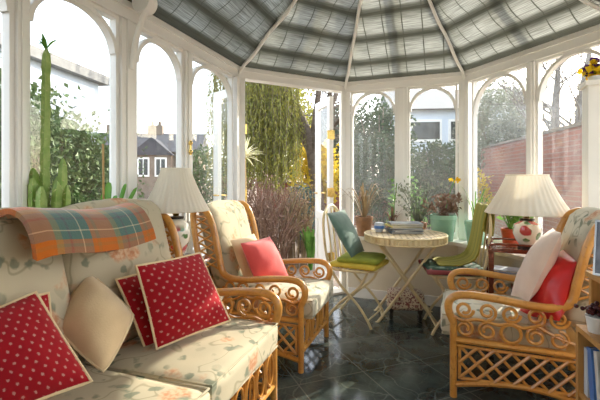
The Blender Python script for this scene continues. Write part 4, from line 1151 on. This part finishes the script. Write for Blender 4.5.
def cloud(c, rad, n, seed, shell=.55):
    r = random.Random(seed); out = []
    while len(out) < n:
        v = Vector((r.uniform(-1, 1), r.uniform(-1, 1), r.uniform(-1, 1)))
        if v.length > 1 or v.length < shell*r.random(): continue
        v *= .82+.36*noise.noise(v*2.3+Vector((seed, 0, 0)))
        out.append(Vector((c[0]+v.x*rad[0], c[1]+v.y*rad[1], max(-.1, c[2]+v.z*rad[2]))))
    return out
def shrub(name, label, cat, base, rad, h, n, size, mat, seed, stem='bark', stems=7, group=None, asp=.5):
    root = thing(name, label, cat, (base[0], base[1], -.14), 0, group); r = random.Random(seed)
    s = MB()
    for k in range(stems):
        a = r.uniform(0, 2*pi); q = r.uniform(.2, .75)
        s.tube([(0.04*math.cos(a), .04*math.sin(a), 0), (rad*q*.4*math.cos(a), rad*q*.4*math.sin(a), h*.5), (rad*q*math.cos(a), rad*q*math.sin(a), h*r.uniform(.75, .95))], [.03, .02, .008], 6, sm=3)
    s.build('stems', stem, root)
    m = MB(); m.leaves(cloud((0, 0, h*.55), (rad, rad, h*.5), n, seed), size, asp=asp, rnd=r); m.build('foliage', mat, root, False)
    return root
# hedge
r = random.Random(3); root = thing('hedge', 'leafy green hedge outside the window behind the sofa', 'hedge', (-2.95, 4.3, -.14))
m = MB()
pts = []
for k in range(42000):
    f = r.random(); y = -2.2+f*4.1; hh = (2.42-.30*f-.34*max(0, f-.6)/.4)*(.93+.16*noise.noise(Vector((y*1.9, 0, 1))))
    x = r.gauss(0, .26)+.10*noise.noise(Vector((y*2, k*.0, 4))); z = hh*math.sqrt(r.random())
    pts.append((x-.08*f, y, z+r.uniform(-.04, .04)))
m.leaves(pts, .066, rnd=r, asp=.6); m.build('foliage', 'hedgeleaf', root, False)
m = MB()
for k in range(26):
    y = -2.0+k*.152; m.tube([(r.gauss(0, .05), y, 0), (r.gauss(0, .12), y+r.gauss(0, .1), 1.0), (r.gauss(0, .15), y+r.gauss(0, .1), 1.7)], [.03, .02, .01], 6, sm=2)
m.build('stems', 'bark', root)
# terrace houses
t = thing('terraced_house', 'distant dark stone houses with slate roofs left of the cream lamp', 'house', (-9.6, 26, -.14), math.radians(8))
m = MB(); m.box(-6, 2.9, 0, 6, 0, 3.0); m.build('wall', 'stone', t, False)
def gable(mb, x0, x1, y0, y1, z0, z1):
    ym = (y0+y1)/2; mb.add([(x0, y0, z0), (x1, y0, z0), (x1, y1, z0), (x0, y1, z0), (x0, ym, z1), (x1, ym, z1)], [(0, 1, 5, 4), (2, 3, 4, 5), (1, 2, 5), (3, 0, 4), (3, 2, 1, 0)])
m = MB(); gable(m, -6.1, 3.1, -.25, 6.3, 3.0, 4.55); m.build('roof', 'slate', t, False)
m = MB(); m.add([(-1.2, -1.0, 2.75), (1.5, -1.0, 2.75), (.15, -1.0, 3.9), (-1.2, 2.6, 2.75), (1.5, 2.6, 2.75), (.15, 2.6, 3.9)], [(0, 1, 2), (0, 2, 5, 3), (1, 4, 5, 2), (0, 3, 4, 1)]); m.build('gable_roof', 'slate', t, False)
m = MB(); m.box(-1.05, 1.35, -.85, .1, 0, 2.76); m.build('bay_wall', 'stone', t, False)
for xx in (-4.2, -2.2, -.35, .70):
    y0 = -.9 if xx > -1 else -.05
    m = MB(); m.box(xx-.36, xx+.36, y0, y0+.1, 1.4, 2.6); f = m.build('window', 'white', t, False)
    m = MB(); m.box(xx-.27, xx-.03, y0-.02, y0+.02, 1.5, 2.5); m.box(xx+.03, xx+.27, y0-.02, y0+.02, 1.5, 2.5); m.build('pane', 'darkglass', f, False)
for xx in (-3.2, -.4):
    m = MB(); m.box(xx-.5, xx+.5, 2.7, 3.4, 4.2, 5.1)
    for k in (-.25, .25): m.lathe([(.12, 5.1), (.1, 5.4)], 8, (xx+k, 3.05, 0))
    m.build('chimney', 'stone', t, False)
# neighbour extension
t = thing('neighbour_house', 'white house with dark windows beyond the table and low garden wall', 'house', (4.2, 12.6, -.14), math.radians(-6))
m = MB(); m.box(-1.2, 3.2, 0, 4, 0, 3.45); m.build('wall', 'render_white', t, False)
m = MB(); gable(m, -1.4, 3.4, -.3, 4.3, 3.45, 4.5); m.build('roof', 'greyroof', t, False)
for xx in (-.25, .95, 2.15):
    m = MB(); m.box(xx-.50, xx+.50, -.06, .02, 2.45, 3.15); f = m.build('window', 'white', t, False)
    m = MB(); m.box(xx-.43, xx+.43, -.075, -.05, 2.53, 3.07); m.build('pane', 'darkglass', f, False)

# willow
def willow(root, cx, cy, n, r0, z0, z1, zb, seed, mat='willow'):
    r = random.Random(seed); s = MB(); m = MB()
    for k in range(n):
        a = r.uniform(0, 2*pi); q = r0*math.sqrt(r.random()); x, y = cx+q*math.cos(a), cy+q*math.sin(a)*.7
        zt_, ze = r.uniform(z0, z1), r.uniform(zb, zb+1.3)
        dx, dy = r.gauss(0, .1), r.gauss(0, .08); pts = []
        L = int((zt_-ze)/.06)
        for j in range(L+1):
            f = j/max(1, L); pts.append(Vector((x+dx*f+.03*math.sin(f*7+k), y+dy*f, zt_-(zt_-ze)*f)))
        s.tube(pts[::4]+[pts[-1]], .004, 3, caps=False)
        for p in pts:
            for q2 in range(2):
                d = Vector((r.gauss(0, .5), r.gauss(0, .5), -1)).normalized(); w = d.orthogonal().normalized(); w.rotate(Matrix.Rotation(r.uniform(0, 6.28), 3, d)); l = r.uniform(.06, .12); o = len(m.v)
                m.v += [tuple(p), tuple(p+d*l*.5+w*.012), tuple(p+d*l), tuple(p+d*l*.5-w*.012)]; m.f.append((o, o+1, o+2, o+3))
    return s, m
t = thing('weeping_willow', 'weeping willow with hanging yellow green strands outside the open door', 'tree', (-.6, 8.6, -.14))
s, m = willow(t, -.36, 0, 430, .98, 3.0, 4.6, 1.0, 5); s.build('hanging_twigs', 'bark', t); m.build('leaves', 'willow', t, False)
m = MB(); m.tube([(1.05, 1.0, 0), (.98, .9, 1.2), (.8, .6, 2.2), (.35, .3, 3.2), (-.3, 0, 4.3)], [.2, .16, .13, .1, .06], 10, sm=4); m.build('trunk', 'bark', t)
for (e, k) in (((1.5, -.5, 2.6), .05), ((1.7, .3, 4.0), .06), ((1.3, -.6, 3.5), .05), ((-1.0, .3, 4.6), .05), ((1.0, -.4, 4.6), .05)):
    m = MB(); b0 = Vector((.85, .7, 1.9)); e = Vector(e); m.tube([b0, b0.lerp(e, .5)+Vector((.1, 0, .15)), e], [.09, .06, .02], 8, sm=4)
    for j in range(12):
        f = .25+.06*j; p = b0.lerp(e, f)+Vector((.05, 0, .1)); m.tube([p, p+Vector((R.gauss(0, .25), R.gauss(0, .2), R.uniform(-.1, .3))), p+Vector((R.gauss(0, .5), R.gauss(0, .3), R.uniform(-.5, .2)))], [.018, .012, .004], 5, sm=3)
    m.build('branch', 'bark', t)

def twiggy(name, label, x, y, rad, h, n, seed, mat='brownleaf', group=None, leaf=.05, nl=7):
    t = thing(name, label, 'shrub', (x, y, -.14), 0, group); r = random.Random(seed); m = MB(); lv = MB()
    for k in range(n):
        a = r.uniform(0, 2*pi); q = rad*math.sqrt(r.random()); e = Vector((q*math.cos(a), q*math.sin(a), h*r.uniform(.55, 1.05)))
        pts, _ = spline([Vector((q*.62*math.cos(a), q*.62*math.sin(a), 0)), Vector((q*.8*math.cos(a), q*.8*math.sin(a), e.z*.6)), e+Vector((r.gauss(0, .14), r.gauss(0, .14), 0))], [0]*3, 3)
        m.tube(pts, .006, 3, caps=False); lv.leaves([pts[r.randrange(2, len(pts))]+Vector((r.gauss(0, .04), r.gauss(0, .04), r.gauss(0, .05))) for i in range(nl)], leaf, rnd=r)
    m.build('stems', mat, t); lv.build('leaves', mat, t, False); return t
twiggy('dry_shrub', 'reddish brown twiggy shrub just outside the door, behind the coral cushion', -.46, 5.7, .46, 1.10, 150, 41, group='brown shrubs by the door')
twiggy('dry_shrub', 'straw coloured twiggy shrub in the middle of the doorway', -.06, 5.95, .34, 1.15, 80, 42, 'dryleaf', 'brown shrubs by the door')
twiggy('dry_shrub', 'dark brown twiggy shrub at the willow foot, by the white spiky plant', -.80, 6.5, .5, 1.30, 170, 43, group='brown shrubs by the door')
shrub('conifer', 'blue green conifer bush behind the straw shrub in the doorway', 'shrub', (.02, 7.0), .33, 1.25, 2200, .06, 'blueleaf', 51)
shrub('autumn_bush', 'bright yellow autumn bush seen past the open door leaf', 'shrub', (.40, 9.9), .78, 2.5, 3600, .11, 'yellowleaf', 52)
shrub('evergreen_shrub', 'dark evergreen shrub outside the window behind the brown glazed pot', 'shrub', (1.45, 7.2), .80, 2.75, 9000, .085, 'darkleaf', 53)
shrub('evergreen_shrub', 'dark dense shrub outside the window behind the geranium', 'shrub', (2.75, 8.0), .72, 2.15, 8000, .08, 'darkleaf', 54)
shrub('variegated_shrub', 'yellow green leafy shrub in the window behind the orange leaved pot', 'shrub', (1.52, 5.7), .34, 1.4, 600, .07, 'greenleaf', 55)
shrub('bushy_tree', 'grey green tree rising beyond the brick wall above the lamp', 'tree', (5.5, 10.9), 1.45, 3.9, 8500, .12, 'greyleaf', 56)
shrub('background_tree', 'hazy olive green tree in the distance behind the weeping willow', 'tree', (-.9, 15.0), 2.2, 5.2, 7000, .2, 'willow', 63)
shrub('background_tree', 'distant brownish tree past the willow, above the open door leaf', 'tree', (1.6, 16.5), 1.5, 4.6, 4200, .2, 'greyleaf', 64)
shrub('garden_shrub', 'green shrub behind the open door leaf seen through the window by the lamp', 'shrub', (-2.6, 11.5), 1.1, 2.3, 3200, .11, 'hedgeleaf', 57)
shrub('garden_shrub', 'yellow tinged shrub by the garden corner, right of the white house', 'shrub', (3.75, 8.6), .42, 1.55, 1100, .09, 'yellowleaf', 58)
t = thing('strap_plant', 'bright green striped plant low in the doorway beside the door leaf', 'plant', (.15, 5.7, -.14)); spiky(t, 0, 26, .72, .026, 'greenleaf', .30, .2, seed=61)
t = thing('spiky_yucca', 'pale cream spiky plant on a thin stem beside the door jamb', 'plant', (-.615, 4.42, -.14))
m = MB(); m.tube([(0, 0, 0), (.02, 0, .7), (0, 0, 1.54)], .014, 6, sm=3); m.build('stem', 'bamboo', t)
m = MB(); r = random.Random(5)
for k in range(46):
    d = Vector((r.gauss(0, 1), r.gauss(0, 1), r.gauss(.5, .8))).normalized(); l = r.uniform(.14, .26); o_ = Vector((0, 0, 1.55)); m.blade([o_, o_+d*l*.5+Vector((0, 0, .02)), o_+d*l], .010)
m.build('leaves', 'paleleaf', t, angle=80)
# bare trees on the right
def baretree(label, x, y, h, seed, lean=(0, 0)):
    t = thing('bare_tree', label, 'tree', (x, y, -.14), 0, 'bare trees'); r = random.Random(seed); tr = MB(); br = MB()
    top = Vector((lean[0], lean[1], h)); pts = [top*f+Vector((.12*math.sin(f*5+seed), 0, 0)) for f in (0, .3, .6, .85, 1)]
    tr.tube(pts, [.16, .13, .09, .05, .02], 8, sm=4)
    def branch(p, d, l, rad, dep):
        q = p+d*l*.5+Vector((r.gauss(0, .05), r.gauss(0, .05), .03))*l; e = p+d*l+Vector((r.gauss(0, .1), r.gauss(0, .1), .1))*l
        br.tube([p, q, e], [rad, rad*.7, rad*.3], 5, sm=2, caps=False)
        if dep:
            for k in range(4):
                f = r.uniform(.35, 1); nd = (d+Vector((r.gauss(0, .6), r.gauss(0, .6), r.gauss(.2, .4)))).normalized(); branch(p.lerp(e, f), nd, l*.6, rad*.5, dep-1)
    for k in range(12):
        f = r.uniform(.35, .98); a = r.uniform(0, 2*pi); branch(top*f+Vector((.12*math.sin(f*5+seed), 0, 0)), Vector((math.cos(a), math.sin(a), r.uniform(.4, 1.0))).normalized(), (1.15-f)*h*.42, .05*(1.2-f), 2)
    tr.build('trunk', 'greybark', t); br.build('branches', 'greybark', t)
baretree('bare tree with forked trunk beyond the brick wall, nearest the white corner pier', 6.1, 8.8, 4.6, 71, (.3, 0))
baretree('slim bare tree beyond the brick wall, behind the lamp', 5.6, 8.4, 4.2, 72, (-.2, .2))
baretree('bare tree above the white house seen through the middle windows', 4.6, 21.5, 7.0, 73)

# ------------------------------------------------------------------ light, sky, camera
sc = bpy.context.scene
w = bpy.data.worlds.new('World'); sc.world = w; w.use_nodes = True; t = w.node_tree; t.nodes.clear()
out = t.nodes.new('ShaderNodeOutputWorld'); bg = t.nodes.new('ShaderNodeBackground'); bg.inputs[1].default_value = 0.5
sky = t.nodes.new('ShaderNodeTexSky'); sky.sky_type = 'NISHITA'; sky.sun_disc = False
SUN_AZ, SUN_EL = math.radians(48), math.radians(27)
sky.sun_elevation = SUN_EL; sky.sun_rotation = SUN_AZ; sky.air_density = 1.0; sky.dust_density = 2.5; sky.ozone_density = 1.0
hz = mix(t, .55, sky.outputs[0], (4.2, 4.3, 4.4))
t.links.new(hz, bg.inputs[0]); t.links.new(bg.outputs[0], out.inputs[0])
sd = bpy.data.lights.new('sun', 'SUN'); sd.energy = 5.5; sd.angle = math.radians(.6); sd.color = (1, .93, .80)
so = bpy.data.objects.new('sun', sd); C.objects.link(so)
dirv = Vector((math.sin(SUN_AZ)*math.cos(SUN_EL), math.cos(SUN_AZ)*math.cos(SUN_EL), math.sin(SUN_EL)))
so.rotation_euler = dirv.to_track_quat('Z', 'Y').to_euler(); so.location = dirv*20
cam = bpy.data.cameras.new('camera'); co = bpy.data.objects.new('camera', cam); C.objects.link(co)
co.location = (0, 0, EYE); co.rotation_euler = (pi/2, 0, 0); cam.sensor_width = 36; cam.lens = 36*FPX/600; cam.shift_y = -22/600.; cam.clip_start = .02; cam.clip_end = 300
sc.camera = co
sc.view_settings.view_transform = 'Standard'; sc.view_settings.look = 'None'; sc.view_settings.gamma = 1; sc.view_settings.use_curve_mapping = False
sc.view_settings.exposure = 0.82
sc.cycles.max_bounces = 10; sc.cycles.transparent_max_bounces = 24; sc.cycles.diffuse_bounces = 5
